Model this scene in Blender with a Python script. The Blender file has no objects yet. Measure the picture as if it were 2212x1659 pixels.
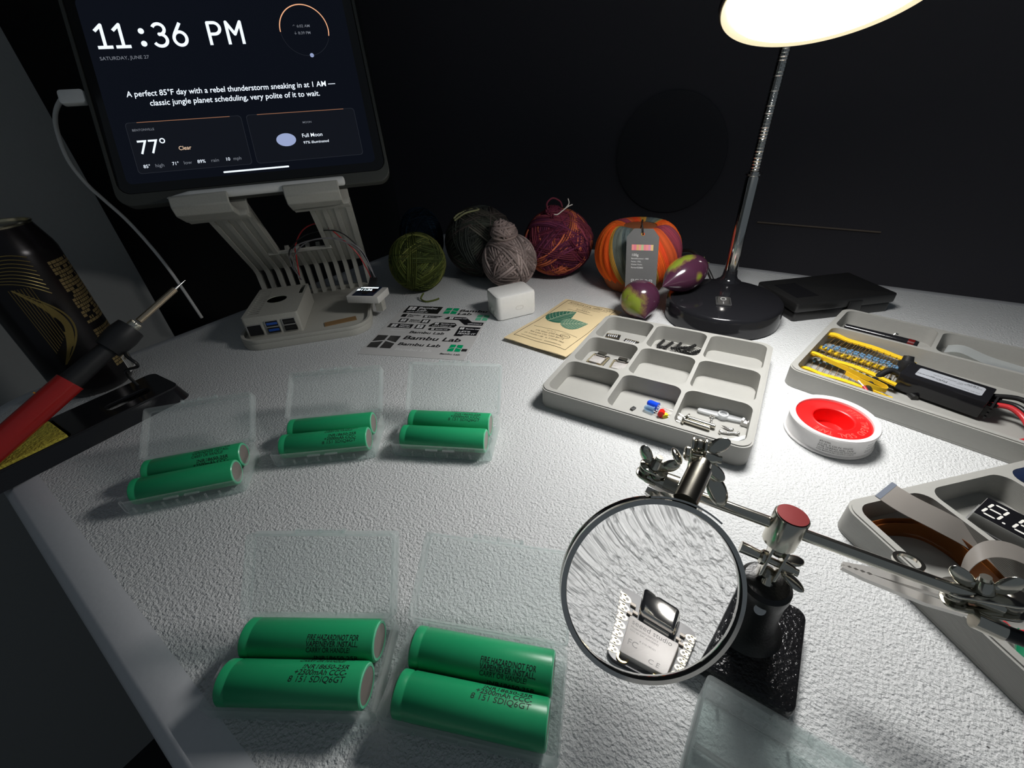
import bpy, math, random
import numpy as np
from mathutils import Matrix, Vector
random.seed(7); rng = np.random.RandomState(5)
R = math.radians
S = 0.001            # all builders below work in millimetres
SC = bpy.context.scene
COL = SC.collection

# ---------------------------------------------------------------- camera
PITCH, ROLL, CAMH, FPX = 0.5949, -0.066, 223.09, 915.87
PW, PH = 2212, 1659
cam_d = bpy.data.cameras.new('camera')
cam_d.sensor_width = 36; cam_d.sensor_fit = 'HORIZONTAL'; cam_d.lens = 36 * FPX / PW
cam_d.clip_start = 0.005; cam_d.clip_end = 20
cam = bpy.data.objects.new('camera', cam_d); COL.objects.link(cam); SC.camera = cam
cF = Vector((0, math.cos(PITCH), -math.sin(PITCH))); _r = Vector((1, 0, 0)); _u = _r.cross(cF)
cR = math.cos(ROLL) * _r + math.sin(ROLL) * _u; cU = -math.sin(ROLL) * _r + math.cos(ROLL) * _u
CAM = Vector((0, 0, CAMH))
mw = Matrix.Identity(4)
for i in range(3):
    mw[i][0] = cR[i]; mw[i][1] = cU[i]; mw[i][2] = -cF[i]; mw[i][3] = CAM[i] * S
cam.matrix_world = mw
def at(u, v, z=0.0):      # where the ray of a photo pixel meets a level plane (used to survey the place)
    d = cF + cR * ((u - PW / 2) / FPX) + cU * ((PH / 2 - v) / FPX)
    return CAM + d * ((z - CAMH) / d.z)
def rd(u, v, dep):        # the same at a known depth
    return CAM + dep * (cF + cR * ((u - PW / 2) / FPX) + cU * ((PH / 2 - v) / FPX))

# ---------------------------------------------------------------- world, exposure
w = bpy.data.worlds.new('night_room'); SC.world = w; w.use_nodes = True
w.node_tree.nodes['Background'].inputs[0].default_value = (0.75, 0.88, 1.0, 1)
w.node_tree.nodes['Background'].inputs[1].default_value = 0.100
SC.view_settings.view_transform = 'Standard'; SC.view_settings.look = 'None'
SC.view_settings.exposure = 0.0; SC.view_settings.gamma = 1.0; SC.view_settings.use_curve_mapping = False
LAMP_POWER = 58.0        # emission strength of the lamp's diffuser

# ---------------------------------------------------------------- materials
MATS = {}
def mat(name, col, rough=0.5, metal=0.0, bump=0.0, bscale=400, var=0.04, emit=None, es=0.0, spec=0.5, coat=0.0, attr=None, layers=0):
    if name in MATS: return MATS[name]
    m = bpy.data.materials.new(name); m.use_nodes = True; nt = m.node_tree; N = nt.nodes; L = nt.links
    b = N['Principled BSDF']
    b.inputs['Roughness'].default_value = rough; b.inputs['Metallic'].default_value = metal
    b.inputs['Specular IOR Level'].default_value = spec; b.inputs['Coat Weight'].default_value = coat
    tc = N.new('ShaderNodeTexCoord'); nz = N.new('ShaderNodeTexNoise'); nz.inputs['Scale'].default_value = bscale
    nz.inputs['Detail'].default_value = 3
    L.new(tc.outputs['Object'], nz.inputs['Vector'])
    if attr:
        a = N.new('ShaderNodeAttribute'); a.attribute_name = attr; L.new(a.outputs['Color'], b.inputs['Base Color'])
    else:
        mr = N.new('ShaderNodeMapRange'); mr.inputs['To Min'].default_value = 1 - var; mr.inputs['To Max'].default_value = 1 + var
        L.new(nz.outputs['Fac'], mr.inputs['Value'])
        vm = N.new('ShaderNodeVectorMath'); vm.operation = 'SCALE'; vm.inputs[0].default_value = col[:3]
        L.new(mr.outputs['Result'], vm.inputs['Scale']); L.new(vm.outputs['Vector'], b.inputs['Base Color'])
    if bump:
        bp = N.new('ShaderNodeBump'); bp.inputs['Strength'].default_value = min(1, bump); bp.inputs['Distance'].default_value = 0.0004 * max(1, bump * 2)
        L.new(nz.outputs['Fac'], bp.inputs['Height']); L.new(bp.outputs['Normal'], b.inputs['Normal'])
    if layers:
        wv = N.new('ShaderNodeTexWave'); wv.bands_direction = 'Z'; wv.inputs['Scale'].default_value = layers
        L.new(tc.outputs['Object'], wv.inputs['Vector'])
        bp = N.new('ShaderNodeBump'); bp.inputs['Strength'].default_value = 0.25; bp.inputs['Distance'].default_value = 0.0002
        L.new(wv.outputs['Fac'], bp.inputs['Height']); L.new(bp.outputs['Normal'], b.inputs['Normal'])
    if emit:
        b.inputs['Emission Color'].default_value = (*emit, 1); b.inputs['Emission Strength'].default_value = es
    MATS[name] = m; return m
def plastic_clear(name, tint, opac, rough):
    m = bpy.data.materials.new(name); m.use_nodes = True; nt = m.node_tree; N = nt.nodes; L = nt.links
    b = N['Principled BSDF']; b.inputs['Base Color'].default_value = (*tint, 1); b.inputs['Roughness'].default_value = rough
    t = N.new('ShaderNodeBsdfTransparent'); t.inputs[0].default_value = (0.96, 0.985, 0.98, 1)
    tl_ = N.new('ShaderNodeBsdfTranslucent'); tl_.inputs[0].default_value = (*tint, 1); m2 = N.new('ShaderNodeMixShader'); m2.inputs[0].default_value = .55
    L.new(tl_.outputs[0], m2.inputs[1]); L.new(b.outputs[0], m2.inputs[2])
    fr = N.new('ShaderNodeLayerWeight'); fr.inputs['Blend'].default_value = 0.25
    mr = N.new('ShaderNodeMapRange'); mr.inputs['To Min'].default_value = opac; mr.inputs['To Max'].default_value = min(1, opac + 0.5)
    nz = N.new('ShaderNodeTexNoise'); nz.inputs['Scale'].default_value = 120; mu = N.new('ShaderNodeMath'); mu.operation = 'MULTIPLY_ADD'
    mu.inputs[1].default_value = 0.08; L.new(nz.outputs['Fac'], mu.inputs[0]); L.new(fr.outputs['Facing'], mr.inputs['Value']); L.new(mr.outputs['Result'], mu.inputs[2])
    mx = N.new('ShaderNodeMixShader'); L.new(mu.outputs[0], mx.inputs[0]); L.new(t.outputs[0], mx.inputs[1]); L.new(m2.outputs[0], mx.inputs[2])
    L.new(mx.outputs[0], N['Material Output'].inputs['Surface']); MATS[name] = m; return m
def glass(name, rough=0.0, ior=1.5):
    m = bpy.data.materials.new(name); m.use_nodes = True; nt = m.node_tree; N = nt.nodes; L = nt.links
    g = N.new('ShaderNodeBsdfGlass'); g.inputs['Roughness'].default_value = rough; g.inputs['IOR'].default_value = ior
    N.remove(N['Principled BSDF']); L.new(g.outputs[0], N['Material Output'].inputs['Surface']); return m

m_grey = mat('grey_printed_plastic', (.35, .346, .322), .62, layers=340, var=.03, bscale=250)
m_stand = mat('warm_grey_printed_plastic', (.42, .41, .365), .6, bump=.5, bscale=700, var=.08)
m_black = mat('glossy_black_plastic', (.012, .012, .014), .12, spec=.5, bump=.05, bscale=900)
m_mblack = mat('satin_black_plastic', (.012, .012, .012), .32, bump=.25, bscale=900)
m_cast = mat('black_cast_iron_paint', (.008, .008, .009), .22, bump=1.0, bscale=500)
m_rub = mat('black_rubber', (.014, .014, .015), .45)
m_chrome = mat('polished_chrome', (.72, .70, .66), .09, 1.0)
m_nickel = mat('nickel_plated_steel', (.66, .63, .55), .17, 1.0)
m_dnick = mat('dark_nickel_steel', (.36, .34, .29), .24, 1.0)
m_clip = mat('bright_tinned_steel', (.72, .69, .65), .38, .35)
m_gold = mat('gold_plating', (.75, .55, .22), .25, 1.0)
m_steel = mat('tinned_lead', (.65, .64, .62), .25, 1.0)
m_white = mat('glossy_white_plastic', (.80, .79, .76), .22)
m_mwhite = mat('matte_white_plastic', (.80, .78, .77), .42)
m_green = mat('green_battery_wrap', (.018, .36, .145), .33, var=.05)
m_greenE = mat('pale_green_wrap_edge', (.14, .58, .34), .3)
m_ink = mat('black_ink', (.008, .012, .01), .6)
m_inkw = mat('white_ink', (.85, .85, .85), .5)
m_red = mat('bright_red_plastic', (.85, .012, .012), .28)
m_redm = mat('moulded_red_lettering', (.95, .10, .08), .35)
m_wred = mat('red_silicone_wire', (.55, .03, .035), .35)
m_wgrey = mat('grey_wire', (.22, .21, .22), .5)
m_wblk = mat('black_wire', (.012, .012, .012), .4)
m_pcb = mat('black_circuit_board', (.012, .012, .014), .35)
m_pcbg = mat('green_circuit_board', (.0, .16, .07), .35)
m_pcbb = mat('blue_plastic_housing', (.02, .09, .42), .35)
m_yel = mat('yellow_paper_tape', (.86, .55, .02), .55)
m_resb = mat('pale_blue_resistor_body', (.12, .26, .42), .35)
m_case = plastic_clear('frosted_clear_plastic', (.95, .97, .97), .03, .2)
m_bag = plastic_clear('clear_thin_plastic', (.75, .77, .78), .25, .2)
m_flex = plastic_clear('amber_flex_film', (.30, .10, .02), .82, .3)
m_flexg = plastic_clear('smoky_flex_film', (.40, .37, .34), .80, .3)
m_led = mat('lamp_diffuser', (1, 1, 1), .5, emit=(1.0, .985, .965), es=LAMP_POWER)

# ---------------------------------------------------------------- mesh collector
def T(x=0, y=0, z=0, rz=0, rx=0, ry=0):
    return Matrix.Translation((x, y, z)) @ Matrix.Rotation(rz, 4, 'Z') @ Matrix.Rotation(ry, 4, 'Y') @ Matrix.Rotation(rx, 4, 'X')
def basis(o, X, Y, Z):
    m = Matrix.Identity(4)
    for i in range(3): m[i][0] = X[i]; m[i][1] = Y[i]; m[i][2] = Z[i]; m[i][3] = o[i]
    return m
def along(p, d, up=(0, 0, 1)):          # frame at p whose z axis runs along d
    Z = Vector(d).normalized(); u = Vector(up)
    if abs(Z.dot(u.normalized())) > .98: u = Vector((1, 0, 0))
    X = u.cross(Z).normalized(); return basis(Vector(p), X, Z.cross(X), Z)
class MB:
    def __init__(s): s.v = []; s.f = []; s.c = []; s.col = None; s.mi = []; s.cm = 0
    def add(s, vs, fs, M=None):
        o = len(s.v)
        for q in vs: s.v.append(tuple(M @ Vector(q)) if M is not None else tuple(q))
        s.f += [tuple(i + o for i in f) for f in fs]; s.mi += [s.cm] * len(fs)
        if s.col is not None: s.c += [s.col] * len(vs)
        return s
    def box(s, sx, sy, sz, M=None, b=0.0):      # centred box, optional chamfer b
        x, y, z = sx / 2, sy / 2, sz / 2
        if b <= 0:
            vs = [(i * x, j * y, k * z) for k in (-1, 1) for j in (-1, 1) for i in (-1, 1)]
            return s.add(vs, [(0, 2, 3, 1), (4, 5, 7, 6), (0, 1, 5, 4), (2, 6, 7, 3), (0, 4, 6, 2), (1, 3, 7, 5)], M)
        return s.prism(rrect(sx, sy, b, 3), -z, z, M, bev=b * .8)
    def prism(s, pts, z0, z1, M=None, bev=0.0, top=1.0):
        n = len(pts); rings = []
        if bev > 0:
            def ins(k):
                P = np.array(pts, float); c = P.mean(0); out = []
                for i in range(n):
                    e1 = P[i] - P[i - 1]; e2 = P[(i + 1) % n] - P[i]
                    n1 = np.array([-e1[1], e1[0]]) / (np.linalg.norm(e1) + 1e-9); n2 = np.array([-e2[1], e2[0]]) / (np.linalg.norm(e2) + 1e-9)
                    nn = n1 + n2; nn /= (np.linalg.norm(nn) + 1e-9); k2 = k / max(.5, float(nn @ n1)); out.append(tuple(P[i] + nn * k2))
                return out
            a, h = ins(bev), ins(bev * .3)
            rings = [(a, z0), (h, z0 + bev * .3), (pts, z0 + bev), (pts, z1 - bev), (h, z1 - bev * .3), (a, z1)]
        else:
            rings = [(pts, z0), ([(p[0] * top, p[1] * top) for p in pts], z1)]
        vs = [(p[0], p[1], z) for r, z in rings for p in r]; fs = []
        for k in range(len(rings) - 1):
            for i in range(n):
                j = (i + 1) % n; fs.append((k * n + i, k * n + j, (k + 1) * n + j, (k + 1) * n + i))
        fs.append(tuple(range(n))[::-1]); fs.append(tuple(range((len(rings) - 1) * n, len(rings) * n)))
        return s.add(vs, fs, M)
    def lathe(s, prof, M=None, n=32):           # profile of (r, z) about z; closed when an end has r = 0
        vs = []; fs = []; m = len(prof)
        for r, z in prof:
            for i in range(n):
                a = 2 * math.pi * i / n; vs.append((r * math.cos(a), r * math.sin(a), z))
        for k in range(m - 1):
            for i in range(n):
                j = (i + 1) % n; fs.append((k * n + i, k * n + j, (k + 1) * n + j, (k + 1) * n + i))
        if prof[0][0] > 0: fs.append(tuple(range(n))[::-1])
        if prof[-1][0] > 0: fs.append(tuple(range((m - 1) * n, m * n)))
        return s.add(vs, fs, M)
    def ring(s, prof, M=None, n=32):            # closed profile swept round z
        vs = []; fs = []; m = len(prof)
        for r, z in prof:
            for i in range(n):
                a = 2 * math.pi * i / n; vs.append((r * math.cos(a), r * math.sin(a), z))
        for k in range(m):
            for i in range(n):
                j = (i + 1) % n; k2 = (k + 1) % m; fs.append((k * n + i, k * n + j, k2 * n + j, k2 * n + i))
        return s.add(vs, fs, M)
    def cyl(s, p, q, r, r2=None, n=20):
        p, q = Vector(p), Vector(q); L = (q - p).length
        return s.lathe([(r, 0), (r if r2 is None else r2, L)], along(p, q - p), n)
    def ball(s, p, r, M=None, n=16, sc=(1, 1, 1)):
        pr = [(max(0, r * math.sin(math.pi * k / 10)), -r * math.cos(math.pi * k / 10)) for k in range(11)]
        pr[0] = (1e-4, -r); pr[-1] = (1e-4, r)
        A = Matrix.Translation(p) @ Matrix.Diagonal((*sc, 1))
        return s.lathe(pr, (M @ A) if M is not None else A, n)
    def tube(s, pts, r, n=8, M=None, closed=False):
        P = [Vector(p) for p in pts]; m = len(P); vs = []; fs = []; X = None
        for k in range(m):
            t = (P[(k + 1) % m] - P[k - 1]) if closed else (P[min(k + 1, m - 1)] - P[max(k - 1, 0)])
            t.normalize()
            if X is None: X = t.orthogonal().normalized()
            X = (X - t * X.dot(t)).normalized(); Y = t.cross(X)
            rr = r[k] if isinstance(r, (list, tuple)) else r
            for i in range(n):
                a = 2 * math.pi * i / n; vs.append(tuple(P[k] + X * (rr * math.cos(a)) + Y * (rr * math.sin(a))))
        for k in range(m if closed else m - 1):
            for i in range(n):
                j = (i + 1) % n; k2 = (k + 1) % m; fs.append((k * n + i, k * n + j, k2 * n + j, k2 * n + i))
        if not closed: fs.append(tuple(range(n))[::-1]); fs.append(tuple(range((m - 1) * n, m * n)))
        return s.add(vs, fs, M)
    def strip(s, pts, wv, th=.2, M=None):      # ribbon along pts; wv = width vector(s)
        P = [Vector(p) for p in pts]; m = len(P); vs = []; fs = []
        for k in range(m):
            t = (P[min(k + 1, m - 1)] - P[max(k - 1, 0)]).normalized(); wk = Vector(wv[k] if isinstance(wv, list) else wv)
            nn = t.cross(wk).normalized() * th
            for q in (P[k] - wk / 2, P[k] + wk / 2, P[k] + wk / 2 + nn, P[k] - wk / 2 + nn): vs.append(tuple(q))
        for k in range(m - 1):
            for i in range(4):
                j = (i + 1) % 4; fs.append((k * 4 + i, k * 4 + j, k * 4 + 4 + j, k * 4 + 4 + i))
        fs.append((3, 2, 1, 0)); e = (m - 1) * 4; fs.append((e, e + 1, e + 2, e + 3))
        return s.add(vs, fs, M)
    def build(s, name, m, parent=None, M=None, smooth=40, label=None):
        me = bpy.data.meshes.new(name); V = np.array(s.v, dtype=np.float64) * S
        me.from_pydata(V.tolist(), [], s.f); me.update()
        for x in (m if isinstance(m, (list, tuple)) else [m]): me.materials.append(x)
        if isinstance(m, (list, tuple)): me.polygons.foreach_set('material_index', s.mi)
        if s.c:
            ca = me.color_attributes.new('Col', 'FLOAT_COLOR', 'POINT')
            ca.data.foreach_set('color', np.concatenate([np.array(s.c, dtype=np.float32), np.ones((len(s.c), 1), np.float32)], 1).ravel())
        if smooth: me.polygons.foreach_set('use_smooth', [True] * len(me.polygons)); me.set_sharp_from_angle(angle=R(smooth))
        o = bpy.data.objects.new(name, me); COL.objects.link(o)
        if M is not None: A = M.copy(); A.translation = A.translation * S; o.matrix_world = A
        if parent is not None: o.parent = parent; o.matrix_parent_inverse = Matrix.Identity(4)
        if label: o['label'] = label
        return o
def rrect(sx, sy, r, n=5, cx=0, cy=0):
    out = []
    for qx, qy, a0 in ((1, 1, 0), (-1, 1, 90), (-1, -1, 180), (1, -1, 270)):
        for k in range(n + 1):
            a = R(a0 + 90 * k / n); out.append((cx + qx * (sx / 2 - r) + r * math.cos(a), cy + qy * (sy / 2 - r) + r * math.sin(a)))
    return out
def plate(outer, holes, z0, z1, bev=0.0):       # slab with holes -> (verts, faces) in mm
    cu = bpy.data.curves.new('t', 'CURVE'); cu.dimensions = '2D'; cu.fill_mode = 'BOTH'
    cu.extrude = (z1 - z0) / 2 - bev; cu.bevel_depth = bev; cu.bevel_resolution = 1; cu.offset = -bev
    for loop in [outer] + holes:
        sp = cu.splines.new('POLY'); sp.points.add(len(loop) - 1); sp.use_cyclic_u = True
        for p, q in zip(sp.points, loop): p.co = (q[0], q[1], 0, 1)
    o = bpy.data.objects.new('t', cu); me = o.to_mesh()
    vs = [(v.co.x, v.co.y, v.co.z + (z0 + z1) / 2) for v in me.vertices]; fs = [tuple(p.vertices) for p in me.polygons]
    o.to_mesh_clear(); bpy.data.objects.remove(o); bpy.data.curves.remove(cu); return vs, fs
def text(s, size, xs=1.0, shear=0.0, align='LEFT', ext=0.0, bold=0.0, sp=1.0):      # text -> (verts, faces), x right y up, mm
    cu = bpy.data.curves.new('t', 'FONT'); cu.body = s; cu.size = size; cu.shear = shear; cu.align_x = align
    cu.extrude = ext; cu.resolution_u = 3; cu.offset = bold; cu.space_character = sp
    o = bpy.data.objects.new('t', cu); me = o.to_mesh()
    vs = [(v.co.x * xs, v.co.y, v.co.z) for v in me.vertices]; fs = [tuple(p.vertices) for p in me.polygons]
    o.to_mesh_clear(); bpy.data.objects.remove(o); bpy.data.curves.remove(cu)
    if bold:      # a glyph outline that folds over when thickened falls back to the plain weight
        v0, f0 = text(s, size, xs, shear, align, ext, 0.0, sp)
        if v0 and (max(q[0] for q in vs) > max(q[0] for q in v0) + size * .25 or max(q[1] for q in vs) > max(q[1] for q in v0) + size * .25 or min(q[1] for q in vs) < min(q[1] for q in v0) - size * .25): return v0, f0
    return vs, fs
def thing(name, label, cat, M, group=None):
    o = bpy.data.objects.new(name, None); COL.objects.link(o); o.empty_display_size = .01
    A = M.copy(); A.translation = A.translation * S; o.matrix_world = A
    o['label'] = label; o['category'] = cat
    if group: o['group'] = group
    return o
def tag(o, label, cat, group=None, kind=None):
    o['label'] = label; o['category'] = cat
    if group: o['group'] = group
    if kind: o['kind'] = kind
    return o
def struct(o): o['kind'] = 'structure'; return o
def bez(pts, n=8):                              # Catmull-Rom through pts
    P = [Vector(p) for p in pts]; out = []
    for i in range(len(P) - 1):
        a, b, c, d = P[max(i - 1, 0)], P[i], P[i + 1], P[min(i + 2, len(P) - 1)]
        for k in range(n):
            t = k / n; out.append(.5 * ((2 * b) + (c - a) * t + (2 * a - 5 * b + 4 * c - d) * t * t + (3 * b - a - 3 * c + d) * t ** 3))
    out.append(P[-1]); return out

# ================================================================= ROOM
TA = Vector((.809, -.588, 0)); TB = Vector((.588, .809, 0))       # table's long and short directions
def tabp(a, b, z=0): return TA * a + TB * b + Vector((0, 0, z))
TM = basis((0, 0, 0), TA, TB, (0, 0, 1))
m_wallg = mat('grey_painted_wall', (.30, .305, .295), .8, bump=.3, bscale=300)
m_wallb = mat('near_black_wall_paint', (.085, .079, .090), .7, bump=.3, bscale=200)
m_wallb2 = mat('black_wall_paint', (.014, .014, .014), .85)
m_floor = mat('dark_carpet', (.015, .015, .017), .95, bump=.6, bscale=500)
FZ = -735
struct(MB().box(4200, 4200, 20, T(300, 600, FZ - 10)).build('floor', m_floor))
struct(MB().box(20, 2600, 3200, TM @ T(-770, -1300 + 182, FZ + 1600)).build('wall_left', m_wallg))
struct(MB().box(700, 20, 3200, TM @ T(-1130, 172, FZ + 1600)).build('trim_1', m_wallb2))
struct(MB().box(20, 1300, 3200, TM @ T(-1110, 832, FZ + 1600)).build('wall_back_left', m_wallb2))
struct(MB().box(3600, 20, 3200, TM @ T(720, 960, FZ + 1600)).build('wall_back', m_wallb))
# thin pale line on the dark wall behind the lamp
def wallpt(u, v, b=948):
    d = cF + cR * ((u - PW / 2) / FPX) + cU * ((PH / 2 - v) / FPX); return CAM + d * (b - CAM.dot(TB)) / d.dot(TB)
p, q = wallpt(1636, 480), wallpt(1903, 502)
struct(MB().cyl(p, q, 1.6).build('trim_2', mat('dull_brass_trim', (.26, .20, .15), .5)))
m_ring = mat('matte_black_part', (.006, .006, .007), .9); m_disc = mat('matte_black_disc', (.06, .057, .063), .9)
pc = wallpt(1445, 335); struct(MB().lathe([(105, 0), (105, 6), (98, 8), (.01, 8)], along(pc, -TB), 48).build('trim_3', m_disc))

# ---------------------------------------------------------------- table
def table_mat():
    m = bpy.data.materials.new('pebbled_white_tabletop'); m.use_nodes = True; nt = m.node_tree; N = nt.nodes; L = nt.links
    b = N['Principled BSDF']; b.inputs['Roughness'].default_value = .42; b.inputs['Specular IOR Level'].default_value = .45
    tc = N.new('ShaderNodeTexCoord')
    n1 = N.new('ShaderNodeTexNoise'); n1.inputs['Scale'].default_value = 640; n1.inputs['Detail'].default_value = 2; n1.inputs['Roughness'].default_value = .5
    n2 = N.new('ShaderNodeTexNoise'); n2.inputs['Scale'].default_value = 330; n2.inputs['Detail'].default_value = 2
    ad = N.new('ShaderNodeMath'); ad.operation = 'MULTIPLY_ADD'; ad.inputs[1].default_value = .5
    for n in (n1, n2): L.new(tc.outputs['Object'], n.inputs['Vector'])
    L.new(n2.outputs['Fac'], ad.inputs[0]); L.new(n1.outputs['Fac'], ad.inputs[2])
    bp = N.new('ShaderNodeBump'); bp.inputs['Strength'].default_value = 1.0; bp.inputs['Distance'].default_value = .0013
    L.new(ad.outputs[0], bp.inputs['Height']); L.new(bp.outputs['Normal'], b.inputs['Normal'])
    # rare dark specks of dirt
    vo = N.new('ShaderNodeTexVoronoi'); vo.inputs['Scale'].default_value = 55; L.new(tc.outputs['Object'], vo.inputs['Vector'])
    cr = N.new('ShaderNodeValToRGB'); cr.color_ramp.elements[0].position = .018; cr.color_ramp.elements[1].position = .03
    cr.color_ramp.elements[0].color = (.12, .12, .12, 1); cr.color_ramp.elements[1].color = (.64, .65, .65, 1)
    L.new(vo.outputs['Distance'], cr.inputs[0]); L.new(cr.outputs[0], b.inputs['Base Color']); return m
m_table = table_mat()
m_tedge = mat('smooth_white_table_edge', (.70, .71, .73), .35, bump=.1, bscale=300)
A0, A1, B0, B1 = -629, 1195, -41, 692
tb = thing('folding_table', 'white pebbled plastic folding table carrying everything', 'table', TM @ T((A0 + A1) / 2, (B0 + B1) / 2, 0))
W_, D_ = A1 - A0, B1 - B0
mb = MB(); o_ = rrect(W_, D_, 55, 10); i_ = rrect(W_ - 44, D_ - 44, 35, 10); n = len(o_)
prof = [(i_, 0.0), (rrect(W_ - 14, D_ - 14, 50, 10), -1.2), (rrect(W_ - 4, D_ - 4, 54, 10), -5), (o_, -12), (o_, -42), (rrect(W_ - 20, D_ - 20, 46, 10), -46)]
vs = [(p[0], p[1], z) for r_, z in prof for p in r_]; fs = []
for k in range(len(prof) - 1):
    for i in range(n): j = (i + 1) % n; fs.append((k * n + j, k * n + i, (k + 1) * n + i, (k + 1) * n + j))
fs.append(tuple(range((len(prof) - 1) * n, len(prof) * n))[::-1])
mb.add(vs, fs).build('edge_band', m_tedge, tb)
MB().add([(p[0], p[1], 0.0) for p in i_] + [(p[0], p[1], -4.0) for p in i_], [tuple(range(n))] + [(i, i + n, (i + 1) % n + n, (i + 1) % n) for i in range(n)]).build('tabletop', m_table, tb)
for sx in (-1, 1):
    for sy in (-1, 1):
        MB().cyl((sx * (W_ / 2 - 180), sy * (D_ / 2 - 90), -46), (sx * (W_ / 2 - 180), sy * (D_ / 2 - 70), FZ), 13).build('leg', m_mblack, tb)
    MB().cyl((sx * (W_ / 2 - 180), -D_ / 2 + 75, -600), (sx * (W_ / 2 - 180), D_ / 2 - 75, -600), 9).build('leg_brace', m_mblack, tb)

# ================================================================= LAMP
LC = Vector((192.8, 313.5, 260.8)); LN = Vector((.08, .36, 1.0)).normalized(); LR = 56
lamp = thing('desk_lamp', 'black round-base desk lamp with chrome gooseneck and glowing head', 'lamp', T(243.8, 440.2, 0))
m_lampside = mat('grey_black_lamp_plastic', (.035, .035, .037), .3)
MB().lathe([(58.5, 0), (60.2, 1.5), (60.2, 20.5), (59, 23), (56.5, 24.2), (30, 25.2), (.01, 25.6)], n=96).build('base', m_black, lamp)
PP = Vector((270 - 243.8, 486 - 440.2, 0))
MB().lathe([(14, 24.3), (10, 27), (8.2, 31), (7.6, 38)], T(PP.x, PP.y, 0), 32).build('neck_collar', m_black, lamp)
MB().lathe([(7.2, 26), (7.2, 138), (6.0, 140), (6.0, 144)], T(PP.x, PP.y, 0), 40).build('tube', m_chrome, lamp)
MB().lathe([(8.3, 140.5), (8.3, 142.2)], T(PP.x, PP.y, 0), 32).build('tube_ring', m_chrome, lamp)
P0 = Vector((270, 486, 144)); hb = LC + LN * 22
path = bez([P0, P0 + Vector((.5, .5, 50)), P0 + Vector((2, 1, 105)), P0 + Vector((-8, -22, 160)), P0 + Vector((-45, -85, 178)), hb + LN * 30 + Vector((18, 30, 0)), hb], 60)
off = Vector((243.8, 440.2, 0)); mb = MB(); rad = []
pts = []; acc = 0; last = path[0]
for q in path:
    acc += (q - last).length; last = q; pts.append(q - off); rad.append(4.6 + .55 * abs(math.sin(acc * math.pi / 3.0)))
mb.tube(pts, rad, 16).build('gooseneck', m_chrome, lamp)
HM = along(LC - off, LN)
MB().ring([(LR, 0), (LR + .8, .5), (LR + 1.2, 3), (LR, 7), (LR * .8, 14), (LR * .45, 19), (12, 22), (0.01, 22.5), (.01, 21), (LR * .8, 12), (LR - 1.5, 6), (LR - 1.2, .8)], HM, 96).build('head_shell', m_mblack, lamp)
MB().ring([(LR - .6, -.6), (LR - .6, 1.2), (LR - 5.5, 2.4), (LR - 5.5, 1.2)], HM, 96).build('diffuser_rim', mat('warm_translucent_rim', (.04, .035, .025), .6, emit=(1, .84, .52), es=.80), lamp)
DR, DH = LR - 5.4, 8.0
MB().lathe([(DR, 2.4), (DR, 1.2)] + [(max(.01, DR * math.cos(k * math.pi / 24)), 1.2 - DH * math.sin(k * math.pi / 24)) for k in range(1, 13)], HM, 96).build('diffuser', m_led, lamp)
SWM = basis(Vector((235.7 - 243.8, 424.5 - 440.2, 25.3)), Vector((.93, -.37, 0)), Vector((.37, .93, 0)), (0, 0, 1))
vs, fs = plate(rrect(15.5, 21, .8), [rrect(13.2, 18.6, .6)], 0, 1.4, .2)
MB().add(vs, fs, SWM).build('switch_bezel', mat('worn_black_bezel', (.06, .06, .06), .2), lamp)
sw = MB().prism(rrect(12.6, 18, .6), -.5, 1.2, SWM @ T(0, 0, 0, rx=R(8))).build('rocker_switch', m_mblack, lamp)
vs, fs = plate([(3 * math.cos(a / 10 * math.pi), 3.2 * math.sin(a / 10 * math.pi)) for a in range(20)], [[(2.2 * math.cos(a / 10 * math.pi), 2.4 * math.sin(a / 10 * math.pi)) for a in range(20)]], 0, .1)
MB().add(vs, fs, SWM @ T(0, 4, 1.9, rx=R(8))).box(.7, 4.5, .12, SWM @ T(0, -4, .85, rx=R(8))).build('switch_marks', mat('pale_grey_ink', (.45, .45, .45), .5), sw)
MB().tube([p - off for p in bez([(262, 499, 12), (256, 520, 30), (248, 548, 42), (240, 574, 34), (238, 600, 16), (236, 640, 3.2), (200, 690, 3), (140, 730, 3)], 8)], 2.6, 10).build('power_cord', m_wblk, lamp)

# ================================================================= BATTERIES AND CASES
def clear_case_base(root):
    mb = MB(); o = rrect(77, 41, 2.5, 4); i = rrect(74.4, 38.4, 1.8, 4)
    vs, fs = plate(o, [i], 3.0, 12.0, 0); mb.add(vs, fs)
    mb.prism(rrect(75.5, 39.5, 2.2, 4), 0, 1.3)
    n = len(o); b = rrect(75.5, 39.5, 2.2, 4)
    mb.add([(p[0], p[1], 0) for p in b] + [(p[0], p[1], 3.0) for p in o], [(k, (k + 1) % n, (k + 1) % n + n, k + n) for k in range(n)])
    mb.build('base', m_case, root)
    rb = MB()
    for k in range(8):
        x = -31 + k * 8.9
        rb.box(1.0, .9, 4.2, T(x, -20.9, 4.6)); rb.box(1.0, .9, 4.2, T(x, 20.9, 4.6))
    for x in (-6.5, 6.5): rb.box(9, 1.3, 1.1, T(x, -21.0, 9.4))
    for x in (0,): rb.box(71, .8, 4, T(x, 0, 3.2))
    rb.build('moulded_ribs', m_case, root)
def case_lid(root, M):          # M: hinge line at origin, y = away from hinge in the lid's plate, z = inside
    mb = MB(); o = rrect(77, 40.5, 2, 4, 0, 20.25 + 1); i = rrect(74.6, 38.1, 1.5, 4, 0, 20.25 + 1)
    mb.prism(o, 0, 1.2); vs, fs = plate(o, [i], 1.2, 8.5); mb.add(vs, fs)
    mb.build('lid', m_case, root, M)
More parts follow.
